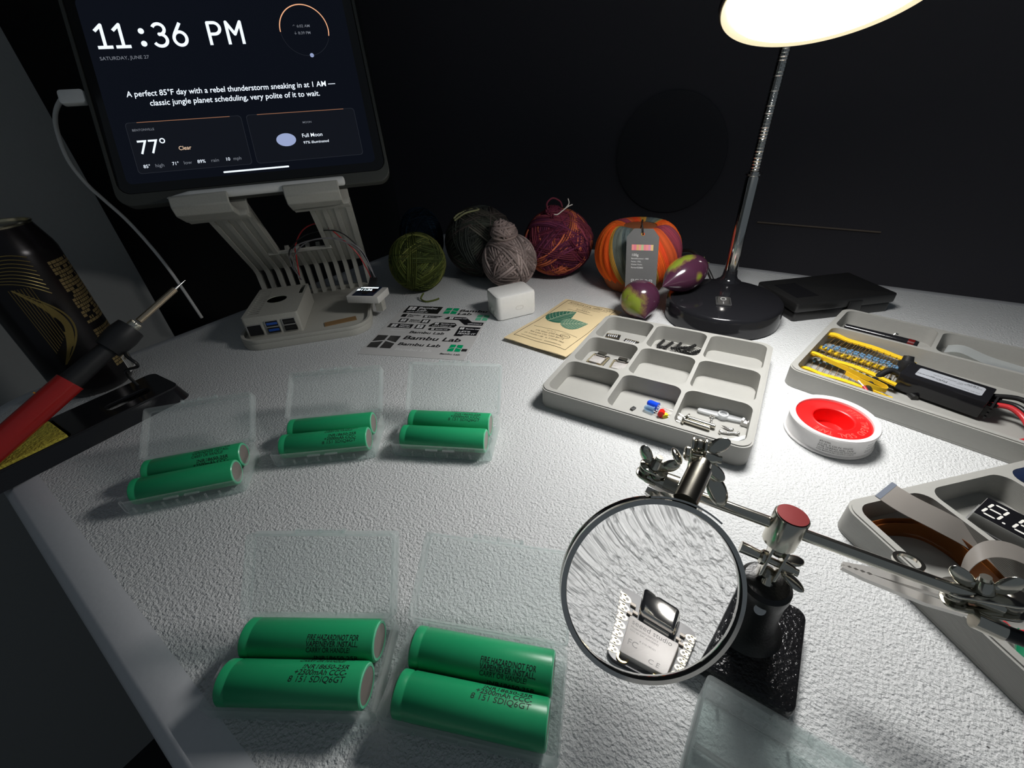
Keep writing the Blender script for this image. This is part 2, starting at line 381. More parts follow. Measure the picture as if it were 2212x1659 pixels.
def lid_trim(root, M):
    MB().box(26, 2.0, 1.6, T(0, 42.4, 7.2)).box(1.4, 2.4, 2.2, T(-12, 42.6, 7.4)).box(1.4, 2.4, 2.2, T(0, 42.6, 7.4)).box(1.4, 2.4, 2.2, T(12, 42.6, 7.4)).build('latch_tab', m_case, root, M)
    MB().box(64, 3.4, .6, T(0, -.6, .6)).build('hinge_strip', m_case, root, M)
LINES = [(-3.5, 'FIRE HAZARD!NOT FOR'), (-2.5, 'VAPE!NEVER INSTALL,'), (-1.5, 'CARRY OR HANDLE!'), (0, ' INR18650-25R'), (1, '+2500mAh CCC-'), (2, '8 151 SDIQ6GT')]
def battery(M, phi, label):
    r = 9.15; root = thing('battery', label, 'battery', M, 'green cylindrical cells in the clear cases')
    A = Matrix.Rotation(R(90), 4, 'Y')      # z -> x
    MB().lathe([(7.9, -32.6), (8.5, -32.5), (r, -31.8), (r, -28.6), (r - .35, -28.0), (r - .35, -27.4), (r, -26.8), (r, 31.6), (r - .3, 32.3), (r - .9, 32.5)], A, 48).build('wrapper', m_green, root)
    MB().ring([(r - .35, 32.2), (r - .9, 32.75), (r - 1.9, 32.7), (r - 1.9, 32.4), (r - .9, 32.3)], A, 48).build('wrapper_lip', m_greenE, root)
    MB().lathe([(r - 1.9, 32.2), (r - 1.9, 32.56), (.01, 32.6)], A, 32).build('terminal_disc', mat('dull_steel_disc', (.42, .36, .33), .45, .6), root)
    MB().lathe([(7.8, -32.4), (7.8, -32.9), (3, -33.0), (2.8, -33.8), (.01, -33.9)], A, 32).build('cap', m_steel, root)
    tx = MB(); pitch = 16.5
    for k, s in LINES:
        a0 = phi + k * pitch
        vs, fs = text(s, 3.2, 1.0, .12, bold=.045)
        xm = max(v[0] for v in vs); x0 = {-3.5: .8, -2.5: .8, -1.5: 1.0, 0: 3.4, 1: 1.8, 2: .2}[k]; sc = (25.6 - x0) / xm
        if 'HANDLE' in s: sc = (22 - x0) / xm
        out = []
        for x, y, z in vs:
            a = R(a0 - 4.5) - (y / r)        # angle from up, towards the front (-y)
            out.append((x0 + x * sc, -(r + .06) * math.sin(a), (r + .06) * math.cos(a)))
        tx.add(out, fs)
    tx.build('printed_text', m_ink, root, smooth=0)
CASES = [  # x, y, yaw, lid tilt, phi near, phi far, where
    (-235.447, 227.022, .203, 56.5, 215, 57, 'leftmost open case beside the soldering iron stand'),
    (-146.153, 259.505, .048, 56.5, 28, 200, 'middle open case of the back three'),
    (-52.877, 254.88, -.175, 41, 172, 9, 'open case in front of the sticker sheet'),
    (-105.0, 95.17, -.077, 43, -13, 88, 'front left open case nearest the table edge'),
    (-24.4, 81.4, -.231, 60, -33, 88, 'front open case next to the magnifier')]
for x, y, th, tilt, pn, pf, where in CASES:
    M = T(x, y, .1, th)
    root = thing('battery_case', 'translucent battery case with raised lid, the ' + where, 'battery case', M, 'clear plastic battery cases')
    clear_case_base(root)
    L = T(0, 20.9, 10.5) @ Matrix.Rotation(R(90 - tilt), 4, 'X')
    case_lid(root, L); lid_trim(root, L)
    battery(M @ T(.3, -9.4, 10.9), pn, 'green battery cell, near one in the ' + where)
    battery(M @ T(.3, 9.4, 10.9), pf, 'green battery cell, far one in the ' + where)
M = T(92.5, 36.7, .1, R(-36))
root = thing('battery_case', 'closed empty translucent battery case in front of the black iron base', 'battery case', M, 'clear plastic battery cases')
clear_case_base(root)
L = T(0, -20.9, 20.6) @ Matrix.Rotation(R(180), 4, 'X') @ Matrix.Rotation(R(180), 4, 'Z') @ T(0, 0, 0)
L = basis((0, -21.2, 20.6), (-1, 0, 0), (0, 1, 0), (0, 0, -1)); case_lid(root, L); lid_trim(root, L)

# ================================================================= ORGANISER TRAYS
def tray(root, W, D, cells, H=18.0):
    # an open tray with rounded cells, thin raised lip
    holes = [rrect(x1 - x0, y1 - y0, 8.0, 6, (x0 + x1) / 2, (y0 + y1) / 2) for x0, y0, x1, y1 in cells]
    o = rrect(W, D, 9.5, 8, W / 2, D / 2); mb = MB()
    vs, fs = plate(o, holes, 2.0, H - .8); mb.add(vs, fs)
    vs, fs = plate(rrect(W, D, 9.5, 8, W / 2, D / 2), [], 0.0, 2.0, .5); mb.add(vs, fs)
    vs, fs = plate(rrect(W - 2.6, D - 2.6, 8.4, 8, W / 2, D / 2), holes, H - .8, H); mb.add(vs, fs)
    mb.build('tray_body', m_grey, root)
s1 = 162.7; T1 = T(134.7, 317.4, .05, -.583) @ T(-s1 / 2, -s1 / 2, 0)
w3 = (s1 - 9.6 - 6.4) / 3
cells = [(4.8 + i * (w3 + 3.2), 4.8 + j * (w3 + 3.2), 4.8 + i * (w3 + 3.2) + w3, 4.8 + j * (w3 + 3.2) + w3) for i in range(3) for j in range(3)]
tr1 = thing('parts_tray', 'grey square tray of nine cells in the middle of the table', 'tray', T1, 'grey parts trays'); tray(tr1, s1, s1, cells)
T2 = basis((237.9, 302.3, .05), (.6535, -.7569, 0), (.7569, .6535, 0), (0, 0, 1))
tr2 = thing('parts_tray', 'grey tray holding yellow taped resistors and a black power module', 'tray', T2, 'grey parts trays')
tray(tr2, s1, s1, [(4.8, 4.8, s1 - 4.8, 106.4), (4.8, 109.8, 78, s1 - 4.8), (81.2, 109.8, s1 - 4.8, s1 - 4.8)], 17.2)
T3 = basis((188.4, 157.1 , .05), (math.cos(R(9.8)), math.sin(R(9.8)), 0), (-math.sin(R(9.8)), math.cos(R(9.8)), 0), (0, 0, 1)) @ T(-2, -s1 + 2, 0)
tr3 = thing('parts_tray', 'grey tray with amber flex cables at the right edge of the photo', 'tray', T3, 'grey parts trays')
tray(tr3, s1, s1, [(4.8, 4.8, 51, s1 - 4.8), (54.2, 4.8, 107.5, s1 - 4.8), (110.7, 4.8, s1 - 4.8, s1 - 4.8)])
def in1(x, y, z=2.1, rz=0): return T1 @ T(x + s1 / 2, y + s1 / 2, z, rz)

# ---- small boards
def controller(M, label, group, detail=False):
    root = thing('microcontroller_board', label, 'circuit board', M, group)
    MB().prism(rrect(17.8, 21, 2.6, 5), 0, 1.1).build('board', m_pcb, root)
    pads = MB(); holes_ = MB()
    for s in (-1, 1):
        for k in range(7):
            y = 7.6 - 2.54 * k
            vs, fs = plate([(s * 7.6 + 1.05 * math.cos(a / 6 * math.pi), y + .95 * math.sin(a / 6 * math.pi)) for a in range(12)], [[(s * 7.4 + .42 * math.cos(a / 4 * math.pi), y + .42 * math.sin(a / 4 * math.pi)) for a in range(8)]], 1.1, 1.18)
            pads.add(vs, fs); pads.box(1.2, .5, .08, T(s * 8.3, y + .75, 1.14)); pads.box(1.2, .5, .08, T(s * 8.3, y - .75, 1.14))
    pads.build('solder_pads', mat('pale_gold_pads', (.62, .54, .34), .3, .5), root)
    MB().box(8.9, 7.4, 3.1, T(0, 8.2, 2.65), b=1.1).build('usb_socket', m_chrome, root)
    MB().box(6.2, .8, .6, T(0, 4.3, 1.4)).build('socket_feet', m_steel, root)
    sh = MB().prism(rrect(12.4, 11.6, .5, 3), 1.1, 2.9, T(0, -2.9, 0), bev=.15).build('metal_shield', mat('etched_silver_shield', (.50, .475, .455), .5, .15), root)
    tx = MB(); v, f = text('seeed studio', 2.1, .95); tx.add(v, f, T(-5.4, .9, 2.93)); v, f = text('Model:XIAO-ESP32C3', .75); tx.add(v, f, T(-5.4, -.2, 2.93))
    v, f = text('FCC ID Z4T-XIAOESP32', .7); tx.add(v, f, T(-5.4, -1.2, 2.93)); v, f = text('FC', 2.6, .9); tx.add(v, f, T(-5.3, -5.4, 2.93)); v, f = text('R 210-195321', .75); tx.add(v, f, T(-2.6, -3.1, 2.93)); v, f = text('C E', 2.2, .95); tx.add(v, f, T(.7, -7.6, 2.93))
    tx.build('shield_marks', mat('grey_etched_marks', (.22, .21, .2), .5), sh, smooth=0)
    cp = MB()
    for x, y in ((-6, 6.9), (-5.2, 5.2), (6, 6.9), (5.4, 5.2), (-6.4, 4.2), (6.3, 4.3)): cp.box(1.2, .7, .6, T(x, y, 1.4)); 
    cp.build('small_components', mat('tan_ceramic_chips', (.50, .42, .33), .4), root)
    MB().box(3.4, 2.6, 1.0, T(4.6, -9.1, 1.6)).build('gold_connector', m_gold, root)
    MB().ring([(1.0, 0), (1.5, 0), (1.5, .5), (1.0, .5)], T(-5.2, -9.0, 1.1), 16).build('antenna_socket', m_gold, root)
    return root
pTL, pTR, pBL = at(1377.8, 1277.7, 1), at(1442.4, 1310, 1), at(1351.7, 1339.7, 1)
bx = (pTR - pTL); bx.z = 0; yaw = math.atan2(bx.y, bx.x); bc = pTL + bx * .5 + Vector((math.sin(yaw), -math.cos(yaw), 0)) * 8.5
controller(T(bc.x, bc.y, .1, yaw), 'black controller board with silver shield seen through the magnifier', 'controller boards')
controller(in1(-62.5, 7.5, 2.1, R(-4)), 'left controller board of the pair in the tray cell', 'controller boards')
controller(in1(-39.5, 5.5, 2.1, R(3)), 'right controller board of the pair in the tray cell', 'controller boards')
def sensor(M, label):
    root = thing('sensor_board', label, 'circuit board', M, 'tiny sensor boards')
    MB().box(15, 10, 1.2, T(0, 0, .6)).build('board', m_pcb, root)
    a = MB()
    for k in range(6): a.lathe([(.8, 1.2), (.8, 1.3)], T(-6.2 + 2.5 * k, -3.9, 0), 10); a.lathe([(.8, 1.2), (.8, 1.3)], T(-6.2 + 2.5 * k, 3.9, 0), 10)
    a.build('gold_pads', m_gold, root)
    b = MB()
    for k in range(5): b.box(1.1, 1.9, .9, T(-4.6 + 2.2 * k, -1.3, 1.6)); b.box(1.0, .8, .8, T(-4.6 + 2.2 * k, 1.5, 1.6))
    b.build('components', m_inkw, root)
sensor(in1(-66.5, 60.0, 2.1, R(8)), 'square dotted sensor board at the left of the back cell')
sensor(in1(-45.5, 55.2, 2.1, R(-5)), 'sensor board half hidden behind the cell wall')
# ---- pin headers in the back middle cell
HD = [(-17, 67, 80, 6), (-9, 65, 75, 7), (0, 68, 82, 6), (4, 61, 30, 8), (9, 58, -12, 7), (12, 65, 68, 7), (18, 63, 55, 7), (-14, 59, 20, 4), (17, 57.5, -3, 7)]
for k, (x, y, a, n_) in enumerate(HD):
    M = in1(x, y - 1, 3.4 + (2.4 if k in (3, 5) else 0), R(a))
    lb = ['leftmost upright', 'second upright', 'third upright', 'longest diagonal', 'low flat', 'tilted middle', 'tilted right', 'short lower left', 'rightmost flat'][k]
    root = thing('pin_header', lb + ' black pin header strip in the back middle tray cell', 'pin header', M, 'black pin headers in the tray cell')
    hb_ = MB(); pn_ = MB()
    for i in range(n_):
        X0 = (i - (n_ - 1) / 2) * 2.54; hb_.box(2.3, 2.5, 2.4, T(X0, 0, 0), b=.35); pn_.box(.5, 9.5, .5, T(X0, -1.6, 0))
    hb_.build('housing', m_mblack, root, smooth=0); pn_.build('pins', m_steel, root, smooth=0)
# ---- LEDs etc. in the front middle cell
def led(M, col, name, label, r=2.5, h=8.6, grp='loose LEDs'):
    root = thing('led', label, 'LED', M, grp)
    A = Matrix.Rotation(R(90), 4, 'Y')
    MB().lathe([(r + .4, 0), (r + .4, .9), (r, 1.0), (r, h - r)] + [(max(.01, r * math.cos(k * .314)), h - r + r * math.sin(k * .314)) for k in range(1, 6)], A, 24).build('lens', col, root)
    for s in (-1, 1): MB().tube([(0, s * 1.2, 0), (-4, s * 1.3, -.2), (-14, s * 2.2, .8), (-22, s * 1.6, -1)], .28, 6).build('leg', m_steel, root)
m_ledb = mat('blue_led_epoxy', (.01, .07, .75), .2); m_ledr = mat('red_led_epoxy', (.9, .02, .01), .2); m_ledy = mat('yellow_led_epoxy', (.85, .75, .05), .2)
m_ledc = plastic_clear('clear_led_epoxy', (.4, .65, .9), .35, .1)
led(in1(11, -46.4, 6.6, R(168)), m_ledb, 'led', 'big blue capped LED lying in the front middle cell', 3.0, 10)
led(in1(9, -50.6, 5.0, R(172)), m_ledc, 'led', 'clear LED under the blue one', 2.5, 8.6)
led(in1(15.4, -53.6, 5.0, R(95)), m_ledr, 'led', 'red LED beside the front wall of the cell', 2.5, 6.6)
led(in1(19.6, -54.6, 4.6, R(110)), m_ledy, 'led', 'small yellow LED right of the red one', 1.9, 5)
tag(MB().box(3.0, 4.6, 1.5, T(0, 0, .75), b=.3).build('chip', mat('dark_chip', (.05, .05, .05), .35), M=in1(-7.5, -53, 2.1, R(-20))), 'small dark rectangular chip left of the blue LED', 'chip')
tag(MB().strip([(-7, 0, 0), (0, 0, .1), (7, .2, 0)], (0, 3.4, 0), .12).build('plastic_strip', m_bag, M=in1(4, -61.5, 2.3, R(-3))), 'clear pimpled plastic strip in front of the LEDs', 'strip')
# ---- bolts, screws and servo horns in the front right cell
def spiral(mb, r, L, pitch, M, rr=.28):
    n_ = int(L / pitch * 10); mb.tube([(r * math.cos(k * .628), r * math.sin(k * .628), k * pitch / 10) for k in range(n_)], rr, 5, M)
def bolt(M, label, r=2.0, L=20, hr=3.6, name='bolt'):
    root = thing(name, label, name, M, 'bolts and screws in the tray cell')
    A = Matrix.Rotation(R(90), 4, 'Y'); sh = MB().lathe([(r * .86, 0), (r * .86, L - .6), (r * .5, L)], A, 16); spiral(sh, r * .86, L - .8, .9, A, .25)
    sh.build('threaded_shank', m_nickel, root)
    MB().lathe([(.01, -2.4), (hr * .6, -2.2), (hr, -.9), (hr, 0), (.01, 0)][::-1], A, 24).build('head', m_nickel, root)
bolt(in1(35.5, -47.5, 4.4, R(-4)), 'long threaded bolt lying behind the other in the front right cell'); bolt(in1(33.4, -51.4, 4.1, R(-4)), 'long threaded bolt nearest the front wall of the cell', L=19)
def screw(M, label):
    root = thing('screw', label, 'screw', M, 'bolts and screws in the tray cell'); A = Matrix.Rotation(R(90), 4, 'Y')
    sh = MB().lathe([(.75, 0), (.7, 5.5), (.05, 8)], A, 12); spiral(sh, .75, 5.6, .8, A, .18); sh.build('threaded_shank', m_steel, root)
    MB().lathe([(.8, 0), (1.9, -.2), (1.9, -.8), (1.2, -1.5), (.01, -1.6)], A, 16).build('head', m_steel, root)
screw(in1(51, -36.5, 3.6, R(-85)), 'small screw standing off the white servo horn'); screw(in1(66.5, -46.5, 3.5, R(160)), 'upper small screw of the three lying together')
screw(in1(71, -48.5, 3.4, R(195)), 'small screw with its head to the right'); screw(in1(60, -52.0, 3.2, R(10)), 'small screw tipped against the front wall')
m_horn = plastic_clear('milky_nylon', (.86, .87, .88), .72, .35)
root = thing('servo_horn', 'milky white two-armed servo horn with round hub', 'servo horn', in1(58, -32, 2.3, R(2)), 'white servo horns')
MB().prism([(-18, -2), (0, -3.2), (18, -2), (19, 0), (18, 2), (0, 3.2), (-18, 2), (-19, 0)], 1.2, 2.8, bev=.2).build('arm', m_horn, root)
MB().ring([(3.9, 0), (3.9, 4.4), (2.6, 4.4), (2.6, 3), (.8, 3), (.8, 0)], None, 28).build('hub', m_horn, root)
root = thing('servo_horn', 'milky single-arm servo horn lying in the tray corner', 'servo horn', in1(71.5, -57, 2.3, R(50)), 'white servo horns')
MB().prism([(-9, -2.8), (9, -1.4), (10, 0), (9, 1.4), (-9, 2.8)], 1.0, 2.6, bev=.2).build('arm', m_horn, root)
MB().ring([(3.4, 0), (3.4, 3.4), (1.2, 3.4), (1.2, 0)], T(-10, 0, 0), 24).build('hub', m_horn, root)
mb = MB().box(6, 4, 3.2, T(0, 0, 1.6)).box(1.6, 4, 2, T(-2.2, 0, 4.2)).box(1.6, 4, 2, T(2.2, 0, 4.2))
tag(mb.build('plastic_clip', m_mwhite, M=in1(74.5, -34, 2.2, R(-8))), 'small white notched plastic clip at the end of the servo horn', 'clip')

# ================================================================= TRAY 2 CONTENT
def in2(x, y, z=2.1, rz=0): return T2 @ T(x, y, z, rz)
def resistor_strip(M, n_, label, bow, span=26, tilt=0):
    root = thing('resistor_strip', label, 'resistors', M, 'taped resistor strips'); L = n_ * 5.0
    def zz(x): return bow * math.sin(math.pi * (x / L)) * 1.0
    for s in (0, 1):
        pts = [(x, s * span + 1.5 * math.sin(x * .07 + s), zz(x) + (3.5 * math.exp(-((x) / 9) ** 2))) for x in np.linspace(-6, L + 4, 24)]
        MB().strip(pts, (0, 5.4, .6 if s else -.3), .35).strip([(p[0], p[1], p[2] + .8) for p in pts], (0, 5.2, .6 if s else -.3), .3).build('paper_tape', m_yel, root)
    for k in range(n_):
        x = 2.5 + k * 5.0; z = zz(x) + .6; cy = span / 2 + rng.uniform(-1.5, 1.5)
        b = MB().lathe([(.9, -3), (1.25, -2.6), (1.25, -1.6), (.95, -1.2), (.95, 1.2), (1.25, 1.6), (1.25, 2.6), (.9, 3)], basis((x, cy, z + 1.4), (1, 0, 0), (0, 0, 1), (0, -1, 0)), 10).build('resistor', m_resb, root)
        MB().tube([(x, 0, z), (x + rng.uniform(-.5, .5), cy - 4, z + 1.2), (x, cy, z + 1.4), (x + rng.uniform(-.5, .5), cy + 4, z + 1.2), (x, span, z)], .28, 5).build('lead_wire', mat('bronze_lead_wire', (.55, .38, .18), .35, .8), b)
        MB().ring([(.95, -.5), (1.05, -.5), (1.05, .2), (.95, .2)], basis((x, cy, z + 1.4), (1, 0, 0), (0, 0, 1), (0, -1, 0)), 10).build('colour_band', mat('brown_band', (.1, .04, .02), .4), b)
resistor_strip(in2(9, 53, 5.2, R(-2)), 12, 'taped resistor strip farthest back against the tray wall', 3.5, 49)
resistor_strip(in2(6, 47, 9.5, R(-3)), 12, 'taped resistor strip lying on top of the pile', 2.0, 49)
resistor_strip(in2(8, 27, 3.2, R(3)), 12, 'taped resistor strip nearest the front wall of the tray', 1.5, 47)
tag(MB().strip(bez([in2(14, 46, 12).translation, in2(30, 41, 12).translation, in2(50, 36, 11).translation, in2(64, 33, 10).translation, in2(66, 29, 9).translation, in2(58, 28, 9).translation, in2(36, 35, 10).translation], 6), (0, 0, 3.8), .4).build('tape_offcut', m_yel), 'loose loop of yellow paper tape on the resistors', 'tape')
# power module
P = in2(96, 55, 2.2, R(-6)); rt = thing('power_module', 'black boxy power converter with a silver label in the tray', 'power module', P)
MB().box(53, 26, 15, T(0, 0, 9.5), b=1.0).build('housing', m_black, rt)
lab = MB().prism(rrect(40, 15, 2, 4), 17.05, 17.2, T(1.5, 0, 0)).build('label', mat('silver_label', (.50, .52, .56), .4, .2), rt, label='silver label printed with power ratings')
tx = MB()
for s_, z_, x_, y_ in (('18W', 3.6, 17, 4.2), ('INPUT DC 8-32V  OUTPUT 5V/2.4A', 1.9, 19, 1.6), ('HOT', 1.6, 8, -.5), ('Flykingpower', 3.6, 0, -3.2), ('DC-DC Step-down Power Converter', 1.7, 19, -5.6)):
    v, f = text(s_, z_); tx.add(v, f, T(x_ + 1, y_ + 1.5, 17.25, R(180)))
tx.build('label_text', m_ink, lab, smooth=0)
mb = MB()
for k in range(4): mb.box(1.2, 22, 2.0, T(0, 0, 0) @ T(29.5, 0, 3.5 + 3.2 * k)); mb.box(6, 1.0, 9, T(29, -9 + 6 * k, 8))
mb.build('strain_relief', m_rub, rt)
MB().tube(bez([(-26, -2, 10), (-34, -4, 12), (-38, -14, 8), (-38, -30, 4), (-30, -42, 3), (-20, -47, 3)], 6), 2.6, 10).build('cable', m_wblk, rt)
MB().tube(bez([(27, 8, 13), (40, 12, 15), (52, 6, 12), (60, -8, 8), (61, -24, 5)], 6), 1.9, 10).build('cable', m_wblk, rt)
MB().tube(bez([(27, 5, 10), (40, 8, 11), (50, 0, 9), (56, -12, 6), (56, -28, 4)], 6), 1.9, 10).build('cable', m_wblk, rt)
MB().tube(bez([(27, -2, 10), (38, 0, 12), (48, -6, 9), (54, -22, 5), (44, -38, 4.2)], 6), 2.0, 10).build('cable', m_wred, rt, label='red cable')
MB().tube(bez([(50, -41, 3.2), (35, -42, 3), (15, -44, 3)], 6), 1.9, 10).build('cable', m_wblk, rt)
pl = thing('cable_plug', 'black moulded plug standing between the resistors and the power module', 'plug', in2(70, 72, 8, R(20)))
MB().lathe([(5.2, 0), (6, 1), (6, 9), (4.2, 10), (3.6, 14), (.01, 14.4)], T(0, 0, 0) @ Matrix.Rotation(R(-25), 4, 'X'), 24).build('plug_body', m_rub, pl)
MB().ring([(4.0, -3), (5.4, -3), (5.4, 0), (4.0, 0)], T(0, 0, 0) @ Matrix.Rotation(R(-25), 4, 'X'), 24).build('collar', m_rub, pl)
MB().tube(bez([(0, -1, -2), (1, -8, -3), (-1, -20, -4), (3, -34, -4.5)], 6), 2.6, 10).build('cord', m_wblk, pl)
root = thing('stripped_wire', 'short red wire with a bare tip on the resistors', 'wire', in2(0, 0, 0))
MB().tube([(52, 24, 9), (60, 18, 5), (68, 9, 3.5)], 1.3, 10).build('insulation', m_wred, root); MB().tube([(47, 27, 11), (52, 24, 9)], .45, 6).build('bare_end', m_steel, root)
root = thing('marker_pen', 'black barrelled pen lying in the back cell of the resistor tray', 'pen', in2(39, 138.5, 2.1, R(-1)))
MB().lathe([(.01, -30), (3.2, -29), (3.6, -10), (4.1, 12), (4.1, 27), (3.6, 30), (.01, 30)], T(0, 0, 4.2) @ Matrix.Rotation(R(90), 4, 'Y'), 24).build('barrel', m_black, root)
MB().lathe([(4.2, 22), (4.2, 27)], T(0, 0, 4.2) @ Matrix.Rotation(R(90), 4, 'Y'), 24).build('red_band', mat('dark_red_band', (.12, .004, .004), .3), root)
MB().tube([(10, 0, 8.2), (11, 1, 10), (13, 1.5, 9.6)], .7, 8).build('clip_nub', m_chrome, root)
root = thing('component_bag', 'clear plastic strip with a dark part in the right back cell', 'bag', in2(118, 138, 4.5, R(-2)))
MB().strip(bez([(-30, 4, 3), (-20, 5, 6), (0, 2, 3), (30, 0, 2)], 6), (0, 18, 0), .3).build('film', m_bag, root); 
v, f = text('Assortment Board', 2.6); MB().box(30, 11, 1.4, T(12, -6, 1.2)).build('dark_part', mat('slate_grey_board', (.10, .11, .12), .4), root); MB().add(v, f, T(2, -8, 1.95)).build('part_text', m_inkw, root, smooth=0)

# ================================================================= TRAY 3 CONTENT
def flex(pts, wv, m, name, label, th=.3, cat='flex cable'):
    o = MB().strip(bez(pts, 8), wv, th).build(name, m); return tag(o, label, cat, 'flat flex cables')
c0 = at(1908, 1057, 24)
flex([c0, at(1960, 1090, 24), at(2035, 1128, 20), at(2110, 1170, 12), at(2170, 1225, 6)], at(1927, 1042, 24) - at(1891, 1071, 24), m_flexg, 'flex_cable', 'smoky flat cable poking out over the tray rim')
tag(MB().strip([c0 + Vector((-4, 5.5, .3)) * 0 + Vector((0, 0, .35)), c0 + (at(1960, 1090, 24) - c0) * .22 + Vector((0, 0, .35))], (at(1927, 1042, 24) - at(1891, 1071, 24)) * 1.02, .2).build('contact_strip', mat('blue_grey_stiffener', (.16, .18, .22), .3), bpy.data.objects['flex_cable']), 'x', 'x')
cs = bpy.data.objects['contact_strip']; del cs['label']; del cs['category']
flex([at(1868, 1142, 9), at(1915, 1134, 9), at(1990, 1140, 9), at(2060, 1175, 9), at(2120, 1225, 9), at(2180, 1290, 9)], (0, 0, 12), m_flex, 'flex_cable', 'amber flat cable standing on edge along the tray cell')
flex([at(1875, 1150, 8), at(1920, 1143, 8), at(1990, 1150, 8), at(2050, 1180, 8), at(2110, 1230, 8), at(2170, 1290, 8)], (0, 0, 11), m_flex, 'flex_cable', 'inner amber flat cable nested against the first')
flex([at(2075, 1262, 14), at(2092, 1215, 21), at(2130, 1188, 25), at(2180, 1190, 24), at(2240, 1215, 20)], Vector((7, 9, 0)), m_flexg, 'flex_cable', 'looped grey striped cable beside the wing nut')
def in3(x, y, z=2.1, rz=0): return T3 @ T(x, y, z, rz)
rt = thing('segment_display', 'seven-segment display pushed into grey foam in the right tray', 'display', in3(78, 118, 2.2, R(-72)))
MB().box(52, 21, 9, T(0, 0, 4.5)).build('foam', mat('silver_grey_foam', (.30, .30, .30), .35, .3, bump=2.0, bscale=260, var=.4), rt)
MB().box(50, 19, 7.5, T(0, 0, 12.6), b=.4).build('housing', mat('light_grey_housing', (.36, .36, .34), .5), rt)
fc = MB().box(49.6, 18.6, .3, T(0, 0, 16.5)).build('face', mat('black_display_face', (.008, .008, .01), .25), rt)
sg = MB()
for k in range(4):
    cx = -18.8 + k * 12.5
    for x, y, a in ((0, 6, 0), (0, 0, 0), (0, -6, 0), (-3.2, 3, 90), (3.2, 3, 90), (-3.2, -3, 90), (3.2, -3, 90)):
        sg.prism([(-2.5, 0), (-1.9, .6), (1.9, .6), (2.5, 0), (1.9, -.6), (-1.9, -.6)], 16.66, 16.72, T(cx + x + y * .12, y, 0, R(a - (7 if a else 0))))
    sg.lathe([(.7, 16.66), (.7, 16.72)], T(cx + 5.2, -6, 0), 12)
sg.build('segments', mat('unlit_white_segments', (.80, .79, .74), .5), fc, smooth=0)
tag(MB().box(26, 34, 14, T(0, 0, 7), b=.8).build('relay_module', m_pcbb, M=in3(134, 132, 2.2, R(6))), 'blue plastic block in the far right cell', 'module')
rt = thing('controller_module', 'green circuit board beneath the right clamp', 'circuit board', in3(27, 62, 2.2, R(-58)))
MB().box(46, 26, 1.6, T(0, 0, 6)).build('board', m_pcbg, rt); MB().box(12, 13, 5, T(-14, 0, 9.2), b=.4).build('metal_connector', m_steel, rt)
mb = MB()
for k in range(5): mb.lathe([(1.3, 6.8), (1.3, 7)], T(-18 + 9 * k, 10.5, 0), 12)
mb.build('gold_pads', m_gold, rt)
rt2 = thing('blue_circuit_board', 'blue edged circuit board behind the black clip sleeve', 'circuit board', in3(30, 24, 2.2, R(-70)))
MB().box(40, 24, 1.6, T(0, 0, 3)).build('board', m_pcbb, rt2); MB().box(30, 15, 3, T(0, 0, 5.3), b=.4).build('screen_frame', m_inkw, rt2)
tag(MB().tube(bez([at(2170, 1345, 8), at(2190, 1362, 12), at(2230, 1366, 12)], 6), .9, 8).build('red_wire', m_wred), 'thin red wire near the right clamp', 'wire')

# ================================================================= PTFE TAPE SPOOL
sp = thing('tape_spool', 'white and red spool of thread seal tape lying flat', 'tape spool', T(234.3, 235.3, .1))
MB().ring([(27.4, 0), (28.6, .6), (28.6, 1.6), (27.6, 2.2), (27.4, 2.6), (27.4, 13.4), (28.2, 14.0), (28.4, 15), (27.8, 16), (26.4, 16.2), (24.2, 15.2), (24.0, 13), (24.0, 1), (24.4, 0)], None, 96).build('white_shell', m_mwhite, sp)
rc = MB().ring([(24.0, 13.6), (22.6, 13.9), (14.6, 13.9), (13.6, 14.3), (12.7, 13.9), (12.2, 12), (12.0, 3.6), (11.4, 2.6), (.6, 2.4), (.6, 1.4), (24.0, 1.4)], None, 96).build('red_core', m_red, sp)
tx = MB(); s_ = 'PTFE THREAD SEAL TAPE'; r_ = 16.2
for k, ch in enumerate(s_):
    if ch == ' ': continue
    a = R(24 - k * 9.0); v, f = text(ch, 6.2, .8, align='CENTER', bold=.06)
    tx.add([(x, y, 0) for x, y, z in v], f, Matrix.Rotation(a, 4, 'Z') @ T(r_ + .6, 0, 13.98, R(-90)))
tx.build('moulded_text', m_redm, rc, smooth=0)
def wrap_text(rows, r, a_start, z_top, m, root, name, dirn=1):
    tx = MB()
    for s_, size, z_, da in rows:
        v, f = text(s_, size)
        tx.add([(r * math.cos(R(a_start + da) + x / r), r * math.sin(R(a_start + da) + x / r), z_ + y) for x, y, z in v], f)
    tx.build(name, m, root, smooth=0)
wrap_text([('#31430L', 1.95, 10.8, 0), ('1/2 IN. X 520 IN. WHITE', 1.95, 8.7, 0), ('PTFE THREAD SEAL TAPE', 1.95, 6.7, 0), ('CINTA DE SELLADO DE ROSCAS DE', 1.5, 5.1, 0), ('PTFE, BLANCA DE 1.27 CM X 13.20 M', 1.4, 3.5, 0)], 27.55, 221, 13, m_ink, sp, 'side_text')
wrap_text([('WARNING: CHOKING', 1.3, 10.6, 5), ('ADVERTENCIA', 1.3, 8.2, 5), ('MADE IN MALAYSIA', 1.3, 5.6, 5), ('HECHO EN MALASIA', 1.3, 4.2, 5)], 27.55, 280, 13, m_ink, sp, 'warning_text')

